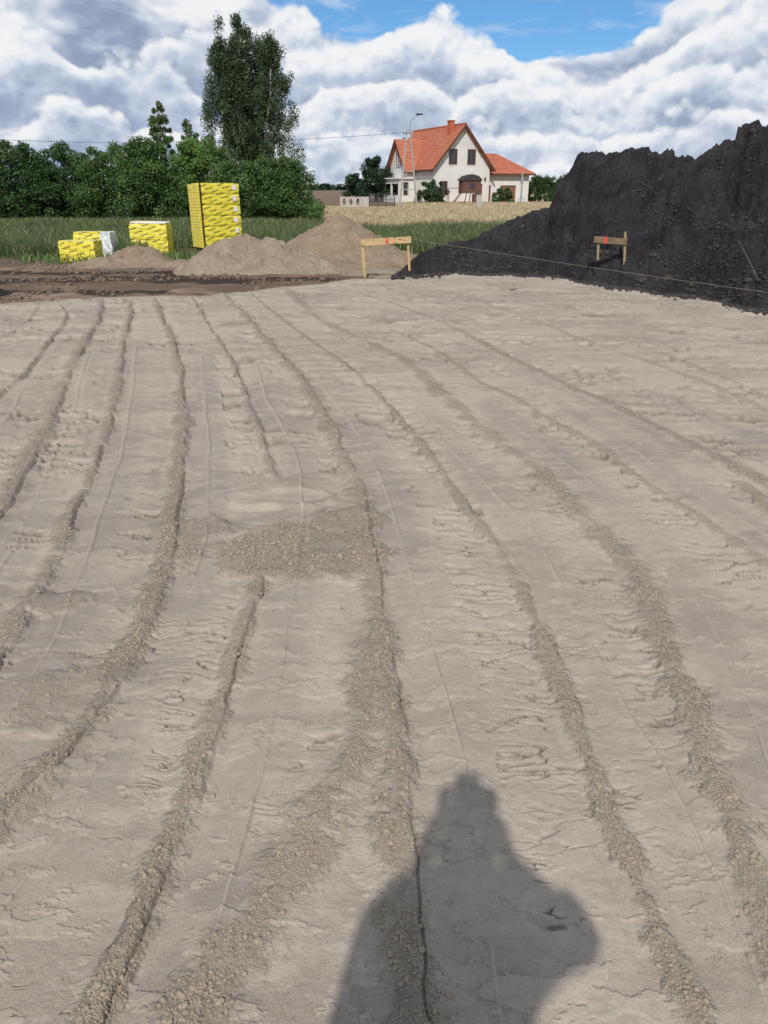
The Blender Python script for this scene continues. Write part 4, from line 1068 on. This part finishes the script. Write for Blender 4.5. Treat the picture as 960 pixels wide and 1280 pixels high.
# raised wooden play hut
M_HUT = mottled('weathered_hut_boards', (.135, .070, .058), .3, 5, bump=.4, bscale=25)
M_HUT2 = mottled('hut_roof_felt', (.050, .044, .044), .2, 5)
def hut():
    p = at(586, 252, 93); H = empty('play_hut', (p.x, 93, tz(p.x, 93)), R(12), 'dark wooden play hut raised on stilts in front of the gable', 'play hut')
    for i, (x, y) in enumerate(((-.1, -.75), (1.0, -.75), (-.1, .75), (1.0, .75))):
        mb = MB(); mb.bar((x*1.25-.15, y*1.1, -.1), (x*.95, y, 1.15), .055, sq=True); mb.build('leg', M_HUT, H)
    n = 8
    for i in range(n): # horizontal wall boards front
        MB().box((-1.05, -.86-.012*(i % 2), 1.15+i*.18), (1.1, -.82, 1.15+(i+1)*.18-.015)).build('wall_board', M_HUT, H)
    mb = MB(); mb.box((-1.05, -.818, 1.15), (1.1, .82, 1.22)).box((-1.05, .78, 1.22), (1.1, .82, 2.58)).box((-1.05, -.818, 1.22), (-1.0, .78, 2.58)).box((1.05, -.818, 1.22), (1.1, .78, 2.58)); mb.build('cabin', M_HUT, H)
    MB().box((-.2, -.90, 1.65), (.35, -.874, 2.25)).build('hatch', M_HUT2, H)
    mb = MB(); mb.prism([(-1.2, 2.56), (-.65, 2.98), (.05, 3.15), (.75, 2.98), (1.25, 2.56), (1.25, 2.50), (-1.2, 2.50)], -1.0, 1.0); mb.build('roof', M_HUT2, H)
    mb = MB(); mb.bar((-2.0, -.3, 0), (-1.0, -.3, 1.2), .05, sq=True).bar((-2.0, .3, 0), (-1.0, .3, 1.2), .05, sq=True)
    for k in range(5): mb.bar((-1.9+.2*k, -.3, .1+.24*k), (-1.9+.2*k, .3, .1+.24*k), .035, sq=True)
    mb.build('ladder', M_HUT, H)
    mb = MB(); mb.bar((-1.05, 0, 1.7), (-2.6, 0, 1.7), .05, sq=True).bar((-2.55, -.6, 0), (-2.55, 0, 1.7), .05, sq=True).bar((-2.55, .6, 0), (-2.55, 0, 1.7), .05, sq=True); mb.build('swing_beam', M_HUT, H)
    MB().box((.35, -.8, .0), (.8, -.1, 1.1)).build('slide_end', M_HUT, H)
hut()

# ------------------------------------------------------------------ poles, posts, fence
M_CONC = mottled('old_concrete', (.30, .29, .265), .2, 2.5, bump=.3, bscale=18)
M_CONC2 = mottled('pale_concrete', (.40, .375, .345), .15, 2.5, bump=.3, bscale=18)
M_STEEL = mottled('galvanised_steel', (.26, .27, .28), .12, 6, .5)
M_DARKM = mottled('dark_metal', (.04, .045, .05), .2, 6, .5)
M_WIRE = mottled('wire', (.05, .05, .055), .1, 6, .6)
def pole():
    Y = 86.; a = at(499.5, 262, Y); b = at(521, 262, Y); t0 = at(508.5, 163, Y); t1 = at(512.8, 163, Y); gz = tz(a.x, Y)
    P = empty('utility_pole', ((a.x+b.x)/2, Y, gz), 0, 'grey concrete A shaped utility pole in the corn before the house', 'utility pole')
    ox = (a.x+b.x)/2; zt_ = t0.z-gz
    def L(x, z, y=0.): return (x-ox, y, z)
    mb = MB(); mb.bar(L(a.x, -.3), L(t0.x, zt_), .17, .11, sq=True); mb.build('pole_leg', M_CONC, P)
    mb = MB(); mb.bar(L(b.x, -.3), L(t1.x, zt_), .17, .11, sq=True); mb.build('pole_leg', M_CONC, P)
    for z in (1.6, 3.4, 5.4):
        f = z/zt_; mb = MB(); mb.bar(L(a.x+(t0.x-a.x)*f, z, -.02), L(b.x+(t1.x-b.x)*f, z, -.02), .06, sq=True); mb.build('rung', M_CONC, P)
    mb = MB(); mb.box(L(t0.x-.15, zt_-.25, -.16), L(t1.x+.15, zt_+.02, .16)); mb.build('cap', M_CONC, P)
    for dx, dz in ((-.32, -.3), (-.32, -.75)):
        mb = MB(); mb.bar(L(t0.x, zt_+dz), L(t0.x+dx, zt_+dz), .03).bar(L(t0.x+dx, zt_+dz-.06), L(t0.x+dx, zt_+dz+.14), .06, .04); mb.build('insulator', M_DARKM, P)
    # lamp on thin bracket above the cap
    l0 = at(513, 151, Y); l1 = at(524, 143.5, Y)
    mb = MB(); mb.bar(L(t1.x, zt_), L(l0.x, l0.z-gz), .035).bar(L(l0.x, l0.z-gz), L(l1.x, l1.z-gz), .035); br = mb.build('lamp_bracket', M_STEEL, P)
    q = Vector(L(l1.x, l1.z-gz)); mb = MB(); mb.box((q.x-.35, -.14, q.z-.02), (q.x+.38, .14, q.z+.12)); mb.build('lamp_head', M_DARKM, br, bevel=.03)
    return Vector((t0.x-.32, Y, t0.z-.2))
wp = pole()
def wire(p, q, sag, r, label, n=40):
    p, q = Vector(p), Vector(q); mb = MB(); prev = p
    for i in range(1, n+1):
        t = i/n; c = p.lerp(q, t)-Vector((0, 0, 4*sag*t*(1-t))); mb.bar(prev, c, r, n=4); prev = c
    return tag(mb.build('power_cable', M_WIRE), label, 'cable')
wire(wp, at(-260, 158, 70.), 1.1, .022, 'sagging power cable running left from the pole behind the trees')
def far_pole():
    a = at(-260, 158, 70.); gz = tz(a.x, 70); P = empty('wooden_pole', (a.x, 70.05, gz), 0, 'utility pole outside the left edge carrying the power cable', 'utility pole')
    MB().bar((0, .12, -.3), (0, .12, a.z-gz+.2), .14, .10).build('shaft', M_CONC, P); MB().bar((0, -.05, a.z-gz), (0, .12, a.z-gz), .04).build('insulator', M_DARKM, P)
far_pole()
def posts():
    Y = 93; a = at(651, 249, Y); b = at(651, 214, Y); gz = tz(a.x, Y)
    P = empty('standpipe_post', (a.x, Y, gz), 0, 'thin grey post with slanting brace in front of the garage', 'post')
    MB().bar((0, 0, -.2), (0, 0, b.z-gz), .09, n=8).build('shaft', M_STEEL, P)
    MB().box((-.14, -.12, (b.z-gz)*.62), (.14, .12, (b.z-gz)*.82)).build('meter_box', M_STEEL, P, bevel=.02)
    MB().bar((0, 0, .9), (.75, 0, -.05), .04, sq=True).build('brace', M_STEEL, P)
    MB().bar((0, 0, .9), (-.5, -.1, -.05), .04, sq=True).build('brace', M_STEEL, P)
    Y = 76; a = at(598, 261, Y); t = at(598, 244.5, Y); gz = tz(a.x, Y)
    P = tag(MB().box((-.24, -.2, -.2), (.24, .2, t.z-gz)).box((-.19, -.15, t.z-gz), (.19, .15, t.z-gz+.08)).build('concrete_marker', M_CONC2, bevel=.02), 'short pale concrete cabinet standing alone in the corn', 'marker'); P.location = (a.x, Y, gz)
    for i, (x, t_) in enumerate(((703.5, 217), (707, 219))):
        Y = 75; a = at(x, 240, Y); b = at(x, t_, Y); gz = tz(a.x, Y)
        MB().bar((a.x, Y, gz-.2), (b.x, Y, b.z), .07, sq=True) and tag(MB().bar((a.x, Y, gz-.2), (b.x, Y, b.z), .07, sq=True).build('fence_post', M_CONC2), ['left pale post beside the black heap skyline', 'right pale post beside the black heap skyline'][i], 'post', 'pale posts by the black heap')
posts()
def fences():
    Y = 80; x0 = at(426, 250, Y).x; x1 = at(460, 250, Y).x; gz = tz(x0, Y); zt_ = at(440, 246, Y).z-gz; n = 4; w = (x1-x0)/n
    F = empty('concrete_fence', (x0, Y, gz), 0, 'low grey concrete panel fence with arched hollows left of the house', 'fence')
    for i in range(n+1): MB().box((i*w-.07, -.08, -.1), (i*w+.07, .08, zt_+.03)).build('fence_post', M_CONC2, F)
    for i in range(n):
        mb = MB(); a, b = i*w+.07, (i+1)*w-.07; c = (a+b)/2; k = 10
        mb.box((a, -.02, 0), (b, .03, zt_)) if i == 3 else None
        if i < 3:
            # panel with an oval opening
            rx, rz = (b-a)*.32, zt_*.34; cz = zt_*.52; out, inn = [], []
            for j in range(16):
                th = 2*math.pi*j/16; ct, st = math.cos(th), math.sin(th); m = 1/max(abs(ct)/((b-a)/2), abs(st)/(zt_/2))
                inn.append((c+rx*ct, cz+rz*st)); out.append((c+ct*m, zt_/2+st*m))
            vs = [(x, y, z) for y in (-.03, .03) for x, z in out+inn]
            fs = []
            for j in range(16):
                q = (j+1) % 16; fs += [(j, q, q+16, j+16), (j+32, j+48, q+48, q+32), (j+16, q+16, q+48, j+48), (j, j+32, q+32, q)]
            mb.add(vs, fs)
        mb.build('panel', M_CONC2, F)
    x0 = x1+.15; x1 = at(493, 250, Y).x; G_ = empty('wire_fence', (x0, Y, gz), 0, 'dark metal bar fence between the concrete fence and the house', 'fence'); L = x1-x0
    for i in range(4): MB().bar((L*i/3, 0, -.1), (L*i/3, 0, 1.35), .05, sq=True).build('fence_post', M_DARKM, G_)
    for z in (.15, .7, 1.25): MB().bar((0, -.03, z), (L, -.03, z), .025, sq=True).build('rail', M_DARKM, G_)
    for i in range(28): MB().bar((L*(i+.5)/28, -.05, .05), (L*(i+.5)/28, -.05, 1.3), .014, sq=True).build('bar', M_DARKM, G_)
fences()

# ------------------------------------------------------------------ yellow insulation packs
def yellow_fn(sx=1., dirty=0., inc=.30):
    def fn(g):
        v = g.co(); sep = g.n.new('ShaderNodeSeparateXYZ'); g.put(sep.inputs[0], v)
        u = g.math('ADD', sep.outputs[0], sep.outputs[1]); z = g.math('SUBTRACT', sep.outputs[2], g.math('MULTIPLY', u, inc))
        # rows of slanted dark print
        row = g.math('MULTIPLY', z, 1/.125); ri = g.math('FLOOR', row); rf = g.math('FRACT', row)
        sh = g.math('MULTIPLY', g.math('FRACT', g.math('MULTIPLY', ri, .437)), .37)
        cu = g.math('MULTIPLY', g.math('ADD', u, sh), 1/.37); cf = g.math('FRACT', cu)
        band = g.math('MULTIPLY', g.math('GREATER_THAN', rf, .28), g.math('LESS_THAN', rf, .60))
        word = g.math('MULTIPLY', g.math('GREATER_THAN', cf, .18), g.math('LESS_THAN', cf, .80))
        let = g.math('LESS_THAN', g.math('FRACT', g.math('ADD', g.math('MULTIPLY', cu, 9), g.math('MULTIPLY', rf, -.4))), .74)
        brk = g.math('GREATER_THAN', g.noise(v, 38, 2), .36)
        ink = g.math('MULTIPLY', g.math('MULTIPLY', band, word), g.math('MULTIPLY', let, brk))
        n = g.noise(v, 5, 4, .6); wr = g.noise(g.mapping(v, (1, 1, 4)), 6, 4, .6, .8)
        c = g.mix(g.ss(n, .3, .7), (.68, .55, .03), (.77, .68, .075))
        c = g.mix(g.ss(wr, .60, .74, 0., .55), c, (.85, .82, .42))
        c = g.mix(g.math('MULTIPLY', ink, .95), c, (.045, .04, .015))
        return c, g.bump(g.math('ADD', wr, g.math('MULTIPLY', n, .5)), .8, .03)
    return fn
M_YEL = mat('yellow_printed_film', yellow_fn(), .33, spec=.5)
def edge_fn(g):
    v = g.co(); sep = g.n.new('ShaderNodeSeparateXYZ'); g.put(sep.inputs[0], v)
    n = g.noise(g.mapping(v, (3, 3, 9)), 6, 4, .7); n2 = g.noise(v, 22, 2)
    c = g.mix(g.ss(n, .48, .70), (.76, .62, .04), (.85, .80, .40)); c = g.mix(g.ss(n2, .60, .70, 0., .35), c, (.22, .18, .05))
    return c, g.bump(n, .7, .02)
M_YEDGE = mat('yellow_folded_edges', edge_fn, .35, spec=.5)
M_FILM = mat('white_stretch_film', lambda g: (g.mix(g.ss(g.noise(g.co(), 7, 5, .6, 1.), .35, .65), (.50, .54, .56), (.80, .82, .82)), g.bump(g.noise(g.co(), 12, 5, .6, 1.5), .9, .03)), .25, spec=.5)
M_LABEL = mottled('paper_label', (.70, .66, .64), .12, 14, .6)
M_FOAM = mottled('cream_board_top', (.72, .66, .56), .08, 5)
M_GAP = mottled('gap_shade_black', (.035, .03, .02), .2, 5, .5)  # black that stands in for the shade between the columns
M_PALLET = mottled('pallet_wood', (.34, .25, .16), .25, 6)
def soft_box(mb, a, b, rr, j=.006):
    """box with slightly bulging, wobbly faces"""
    n = 4; (x0, y0, z0), (x1, y1, z1) = a, b
    bm = bmesh.new(); bmesh.ops.create_cube(bm, size=1); bmesh.ops.subdivide_edges(bm, edges=list(bm.edges), cuts=n, use_grid_fill=True)
    for v in bm.verts:
        c = v.co.copy(); e = sum(1 for k in c if abs(abs(k)-.5) < 1e-4)
        s = 1-.022*(e-1); v.co = Vector(((c.x*s+.5)*(x1-x0)+x0, (c.y*s+.5)*(y1-y0)+y0, (c.z*s+.5)*(z1-z0)+z0))
        v.co += Vector((rr.uniform(-j, j), rr.uniform(-j, j), rr.uniform(-j, j)*.6))
    bm.verts.index_update(); mb.add([v.co.copy() for v in bm.verts], [[v.index for v in f.verts] for f in bm.faces]); bm.free(); return mb
def tall_stack():
    Y = 23.6; a = at(255.5, 309, Y); gz = tz(a.x, Y); top = at(253, 228.5, Y).z-gz; rr = random.Random(2)
    T = empty('insulation_stack', (a.x, Y, gz), R(31), 'tall square stack of yellow printed insulation packs with white labels', 'stack of packs')
    w, dep = 1.24, .95; z0 = .12; nt = 6; h = (top-z0)/nt
    mb = MB()
    for y in (.05, .42, .8): mb.box((0, y, 0), (w, y+.1, .08))
    for x in (.0, .35, .7, 1.03): mb.box((x, 0, .08), (x+.1, dep, z0-.005))
    mb.build('pallet', M_PALLET, T)
    for i in range(nt):
        p = soft_box(MB(), (.045, 0, z0+i*h+.002), (w, dep, z0+(i+1)*h-.002), rr, .003).build('pack', M_YEL, T, smooth=False)
        if i > 0: MB().box((w-.235+.012*(i % 2), -.012, z0+i*h+.11), (w-.115+.012*(i % 2), -.006, z0+i*h+.25)).build('paper_label', M_LABEL, p)
    # folded ends stand in a separate column on the left side
    nl = 22; h2 = (top-.03-z0)/nl
    for c in range(2):
        mb = MB()
        for i in range(nl): soft_box(mb, (-.05-rr.random()*.012, .05+c*.44, z0+i*h2), (.04, .05+(c+1)*.44-.01, z0+(i+1)*h2-.006), rr, .004)
        mb.build('folded_ends', M_YEDGE, T)
    MB().box((.012, -.002, z0), (.044, .048, top-.01)).build('corner_gap_shade', M_GAP, T)  # dark strip put in the corner gap as its shade
tall_stack()
def pack(name, px0, px1, pyt, pyb, Y, rz, dep, label, roll=0, foam=False, film=False, tiers=1, frac=1.):
    a = at(px0, pyb, Y); b = at(px1, pyb, Y); t = at((px0+px1)/2, pyt, Y); gz = tz(a.x, Y); rr = random.Random(int(px0)); h = t.z-gz; w = b.x-a.x
    T = empty(name, (a.x, Y, gz), rz, label, 'insulation pack', 'yellow insulation packs on the ground'); T.rotation_euler = (0, roll, rz)
    z = .0; hf = h-(.05 if foam else 0)
    for i in range(tiers): soft_box(MB(), (0, 0, z+hf*i/tiers+.001), (w*frac, dep, z+hf*(i+1)/tiers-.001), rr, .010).build('pack', M_YEL, T)
    if foam: soft_box(MB(), (.03, .02, hf), (w-.03, dep-.02, h), rr, .006).build('top_board', M_FOAM, T)
    if film: soft_box(MB(), (w*frac+.002, -.01, 0), (w, dep+.01, h-.01), rr, .02).build('white_film', M_FILM, T)
    return T
pack('insulation_pack', 163.5, 210.5, 277, 313, 22.6, R(2), .7, 'upright yellow pack with cream top board behind the small sand heap', roll=R(1), foam=True, tiers=2)
pack('insulation_pack', 75, 121, 301, 325, 20.0, R(-3), .55, 'lowest and leftmost yellow pack lying at the edge of the dirt')
pack('insulation_pack', 95, 141, 290, 321, 21.4, R(3), .6, 'yellow pack with crumpled white film end behind the leftmost pack', film=True, frac=.72, tiers=2)

# ------------------------------------------------------------------ batter boards and string
def wood_fn(c0, c1, px, red=True):
    def fn(g):
        v = g.co(); n = g.noise(g.mapping(v, (2.2, 14, 14)), 2.2, 5, .6, .6); c = g.mix(g.ss(n, .35, .68), c0, c1)
        kn = g.vor(g.mapping(v, (3.5, 12, 12)), 1.2); c = g.mix(g.ss(kn, .10, .20, .8, 0.), c, tuple(x*.3 for x in c0))
        return c, g.bump(n, .4, .004)
    return fn
M_WOOD = mat('pine_board', wood_fn((.40, .26, .125), (.60, .43, .24), 0), .8)
M_WOOD2 = mat('weathered_board', wood_fn((.13, .085, .058), (.21, .14, .095), 0), .85)
M_STAKE2 = mottled('stake_wood', (.27, .23, .12), .25, 8)
M_STAKE = mottled('pine_stake', (.46, .33, .16), .22, 8)
M_RED = mottled('red_marking_paint', (.62, .060, .030), .25, 30, .7)
M_NAIL = mottled('nail_steel', (.12, .11, .10), .2, 20, .5)
M_STRING = mottled('string', (.26, .22, .17), .1, 20)
def board_on_stakes():
    Y = 16.1; p0 = at(456, 345, Y); p1 = at(511, 339, Y+.1)
    T = empty('batter_board', (p0.x, Y, -.05), 0, 'fresh pine board on two stakes with red paint mark before the brown sand heap', 'batter board')
    def l(px, py, dy=0): q = at(px, py, Y+dy); return Vector((q.x-p0.x, dy, q.z+.05))
    MB().bar(l(456.5, 347), l(452.5, 303), .036, sq=True).build('stake', M_STAKE, T); MB().bar(l(512, 341, .02), l(509.5, 297, .02), .034, sq=True).build('stake', M_STAKE, T)
    a, b = l(451.5, 303.2, -.05), l(514, 299.5, -.05); d = (b-a); Lb = d.length; an = -math.atan2(d.z, d.x)
    Mx = Matrix.Translation(a) @ Matrix.Rotation(an, 4, 'Y'); hh = .062
    bo = MB().box((0, -.012, -hh), (Lb, .012, hh), Mx).build('board', M_WOOD, T, bevel=.002)
    u = Lb*.52; rr = random.Random(1)
    MB().add([Mx @ Vector(q) for q in ((u-.035, -.0135, hh*.9), (u-.012, -.0135, hh*.35), (u-.03, -.0135, -hh*.1), (u-.02, -.0135, -hh*.85), (u+.022, -.0135, -hh*.8), (u+.03, -.0135, -hh*.2), (u+.012, -.0135, hh*.2), (u+.03, -.0135, hh*.9))], [tuple(range(8))]).build('paint_mark', M_RED, bo)
    for x, z in ((.09, .0), (Lb-.14, .01)): MB().bar(Mx @ Vector((x, -.018, z)), Mx @ Vector((x, -.01, z)), .008).build('nail', M_NAIL, bo)
    return Mx, Lb, Vector(T.location)
Mx, Lb, off = board_on_stakes()
def board_two():
    q = on_pile(763, 322); Y = q.y-.38
    def w(px, py, dy=0): return at(px, py, Y+dy)
    o = w(763, 318); T = empty('batter_board', o, 0, 'weathered brown board on two stakes with red marks standing in the black soil', 'batter board')
    def l(px, py, dy=0): return w(px, py, dy)-o
    MB().bar(l(747, 325), l(748, 296), .026, sq=True).build('stake', M_STAKE2, T)
    MB().bar(l(780, 333), l(781.5, 289.5), .028, sq=True).build('stake', M_STAKE2, T)
    a, b = l(742.5, 299.2, -.04), l(783.5, 302.2, -.04); d = b-a; Lb = d.length; Mx = Matrix.Translation(a) @ Matrix.Rotation(-math.atan2(d.z, d.x), 4, 'Y'); hh = .058
    bo = MB().box((0, -.012, -hh), (Lb, .012, hh), Mx).build('board', M_WOOD2, T, bevel=.002)
    MB().box((Lb*.31, -.0140, -hh*.96), (Lb*.40, -.0125, hh*.96), Mx).build('paint_mark', M_RED, bo)
    MB().box((Lb*.885, -.0140, hh*.5), (Lb*.90, -.0125, hh*.98), Mx).build('paint_mark', M_RED, bo)
    print('board two', o)
board_two()
def strings():
    p = off+(Mx @ Vector((Lb*.93, -.02, .03))); q = at(1120, 387, 9.8); n = 60; mb = MB(); prev = p
    for i in range(1, n+1):
        t = i/n; c = p.lerp(q, t)-Vector((0, 0, 4*.035*t*(1-t))); mb.bar(prev, c, .0030, n=4); prev = c
    tag(mb.build('guide_string', M_STRING), 'taut pale guide string stretched from the pine board along the black heap', 'string')
    St = empty('corner_stake', (q.x, q.y, -.1), 0, 'wooden stake outside the right edge holding the guide string', 'stake'); MB().bar((0, .03, 0), (0, .03, q.z+.25), .03, sq=True).build('shaft', M_STAKE, St)
    a = on_pile(917, 309); b = on_pile(942, 356)
    if a and b:
        a = a+Vector((0, -.16, .10)); b = b+Vector((0, -.14, .08)); tag(MB().bar(a, b, .0024, n=5).build('dry_stalk', M_STRING), 'thin pale stalk lying down the slope of the black heap near the right edge', 'stalk')
strings()
# dry twigs on the skyline of the heap
def twigs():
    p = on_pile(902, 184) or at(902, 184, 16); rr = random.Random(8); mb = MB()
    for i in range(7): mb.bar((0, 0, -.05), (rr.uniform(-.22, .16), rr.uniform(-.1, .1), rr.uniform(.08, .26)), .008, .003, n=4)
    o = mb.build('dry_roots', M_BARK); o.scale = (.55, .55, .55); o.location = p; tag(o, 'tuft of dry roots sticking up from the black heap skyline', 'roots')
twigs()

# ------------------------------------------------------------------ the person taking the picture (throws the shadow in the foreground)
M_SKIN = mottled('skin', (.50, .30, .21), .08, 12, .55); M_SHIRT = mottled('navy_shirt', (.04, .05, .09), .2, 8); M_TROU = mottled('work_trousers', (.07, .07, .075), .2, 8)
M_HAIR = mottled('dark_hair', (.035, .022, .015), .3, 30); M_PHONE = mat('phone_case', None, .3, (.02, .02, .022), .5); M_SHOE = mottled('work_shoe', (.06, .045, .03), .2, 12)
def skin_obj(name, verts, edges, radii, m, parent, root=0, sub=2):
    me = bpy.data.meshes.new(name); me.from_pydata([tuple(v) for v in verts], edges, []); o = link(name, me, m, parent)
    md = o.modifiers.new('skin', 'SKIN'); md.use_smooth_shade = True
    for i, r in enumerate(radii):
        sv = me.skin_vertices[0].data[i]; sv.radius = r if isinstance(r, tuple) else (r, r); sv.use_root = (i == root)
    o.modifiers.new('sub', 'SUBSURF').levels = sub; o.modifiers['sub'].render_levels = sub
    return o
def person():
    T = empty('person', (-.05, -.33, 0), 0, 'person in dark clothes behind the camera raising a phone with both hands', 'person')
    V = [(0, 0, .95), (0, 0, 1.12), (0, .01, 1.30), (0, .0, 1.41), (0, .02, 1.49), (.02, .07, 1.60), (.02, .08, 1.70),   # 0-6 spine and head
         (.17, .04, 1.46), (.335, .14, 1.27), (.145, .22, 1.44), (.135, .305, 1.50),   # 7-10 right arm, palm
         (-.14, .03, 1.43), (-.20, .10, 1.06), (-.06, .25, 1.42), (-.035, .305, 1.50), # 11-14 left arm
         (.10, 0, .90), (.12, .03, .50), (.13, -.02, .09), (.14, .12, .04),
         (-.10, 0, .90), (-.13, .03, .50), (-.15, -.02, .09), (-.17, .12, .04)]
    E = [(0, 1), (1, 2), (2, 3), (3, 4), (4, 5), (5, 6), (3, 7), (7, 8), (8, 9), (9, 10), (3, 11), (11, 12), (12, 13), (13, 14), (0, 15), (15, 16), (16, 17), (17, 18), (0, 19), (19, 20), (20, 21), (21, 22)]
    Rr = [(.165, .12), (.15, .11), (.175, .12), (.13, .09), .055, (.078, .095), (.072, .085), .066, .040, .028, (.040, .018), .066, .040, .028, (.040, .018), .10, .062, .042, .036, .10, .062, .042, .036]
    b = skin_obj('body', V, E, Rr, M_SKIN, T)
    # clothes: slightly larger skins over the same joints
    skin_obj('shirt', [V[i] for i in (0, 1, 2, 3, 7, 8, 11, 12)]+[(.25, .20, 1.36), (-.14, .21, 1.33)], [(0, 1), (1, 2), (2, 3), (3, 4), (4, 5), (3, 6), (6, 7), (5, 8), (7, 9)],
             [(.205, .15), (.20, .15), (.205, .15), (.16, .13), .115, .040, .10, .058, .058, .070], M_SHIRT, T)
    skin_obj('trousers', [(0, 0, .97)]+[V[i] for i in (15, 16, 17, 19, 20, 21)], [(0, 1), (1, 2), (2, 3), (0, 4), (4, 5), (5, 6)], [(.178, .13), .115, .078, .062, .115, .078, .062], M_TROU, T)
    for s in (1, -1): skin_obj('shoe', [(s*.135, -.05, .05), (s*.145, .06, .045), (s*.16, .19, .035)], [(0, 1), (1, 2)], [.05, .052, .040], M_SHOE, T, sub=1)
    # head details: hair cap, nose, ears
    skin_obj('hair', [(.02, .04, 1.64), (.02, .05, 1.73), (.02, .08, 1.755)], [(0, 1), (1, 2)], [(.080, .085), (.085, .09), (.06, .06)], M_HAIR, T)
    mb = MB(); mb.bar((.02, .150, 1.655), (.02, .185, 1.62), .010, .015, 6).build('nose', M_SKIN, T, smooth=True); MB().bar((-.005, .160, 1.58), (.045, .160, 1.58), .006, n=6).build('mouth', M_SKIN, T, smooth=True)
    for s in (1, -1): MB().bar((.02+s*.078, .07, 1.61), (.02+s*.090, .055, 1.665), .012, .016, 6).build('ear', M_SKIN, T, smooth=True)
    for s in (1, -1): MB().bar((.02+s*.03, .150, 1.66), (.02+s*.03, .163, 1.66), .011, n=8).build('eye', M_NAIL, T)
    # fingers close on the sides of the phone
    for s in (1, -1):
        for k in range(4):
            z = 1.49+k*.024; ln = (.020, .026, .028, .024)[k]
            skin_obj('finger', [(.05+s*.085, .300, z), (.05+s*.068, .325, z+.006), (.05+s*.048, .328, z+.008), (.05+s*(.048-ln*.5), .324, z+.006)], [(0, 1), (1, 2), (2, 3)], [.011, .0095, .0085, .0075], M_SKIN, T, sub=1)
        skin_obj('thumb', [(.05+s*.088, .285, 1.475), (.05+s*.066, .275, 1.505), (.05+s*.040, .285, 1.525)], [(0, 1), (1, 2)], [.013, .011, .009], M_SKIN, T, sub=1)
    ph = MB(); Mp = Matrix.Translation((0, -.016, CAM_H-.045)) @ Matrix.Rotation(-PITCH*.45, 4, 'X')
    ph.box((-.038, -.004, -.085), (.038, .004, .075), Mp); p = ph.build('phone', M_PHONE, None, bevel=.003)
    tag(p, 'black smartphone held upright in front of the face', 'phone')
person()
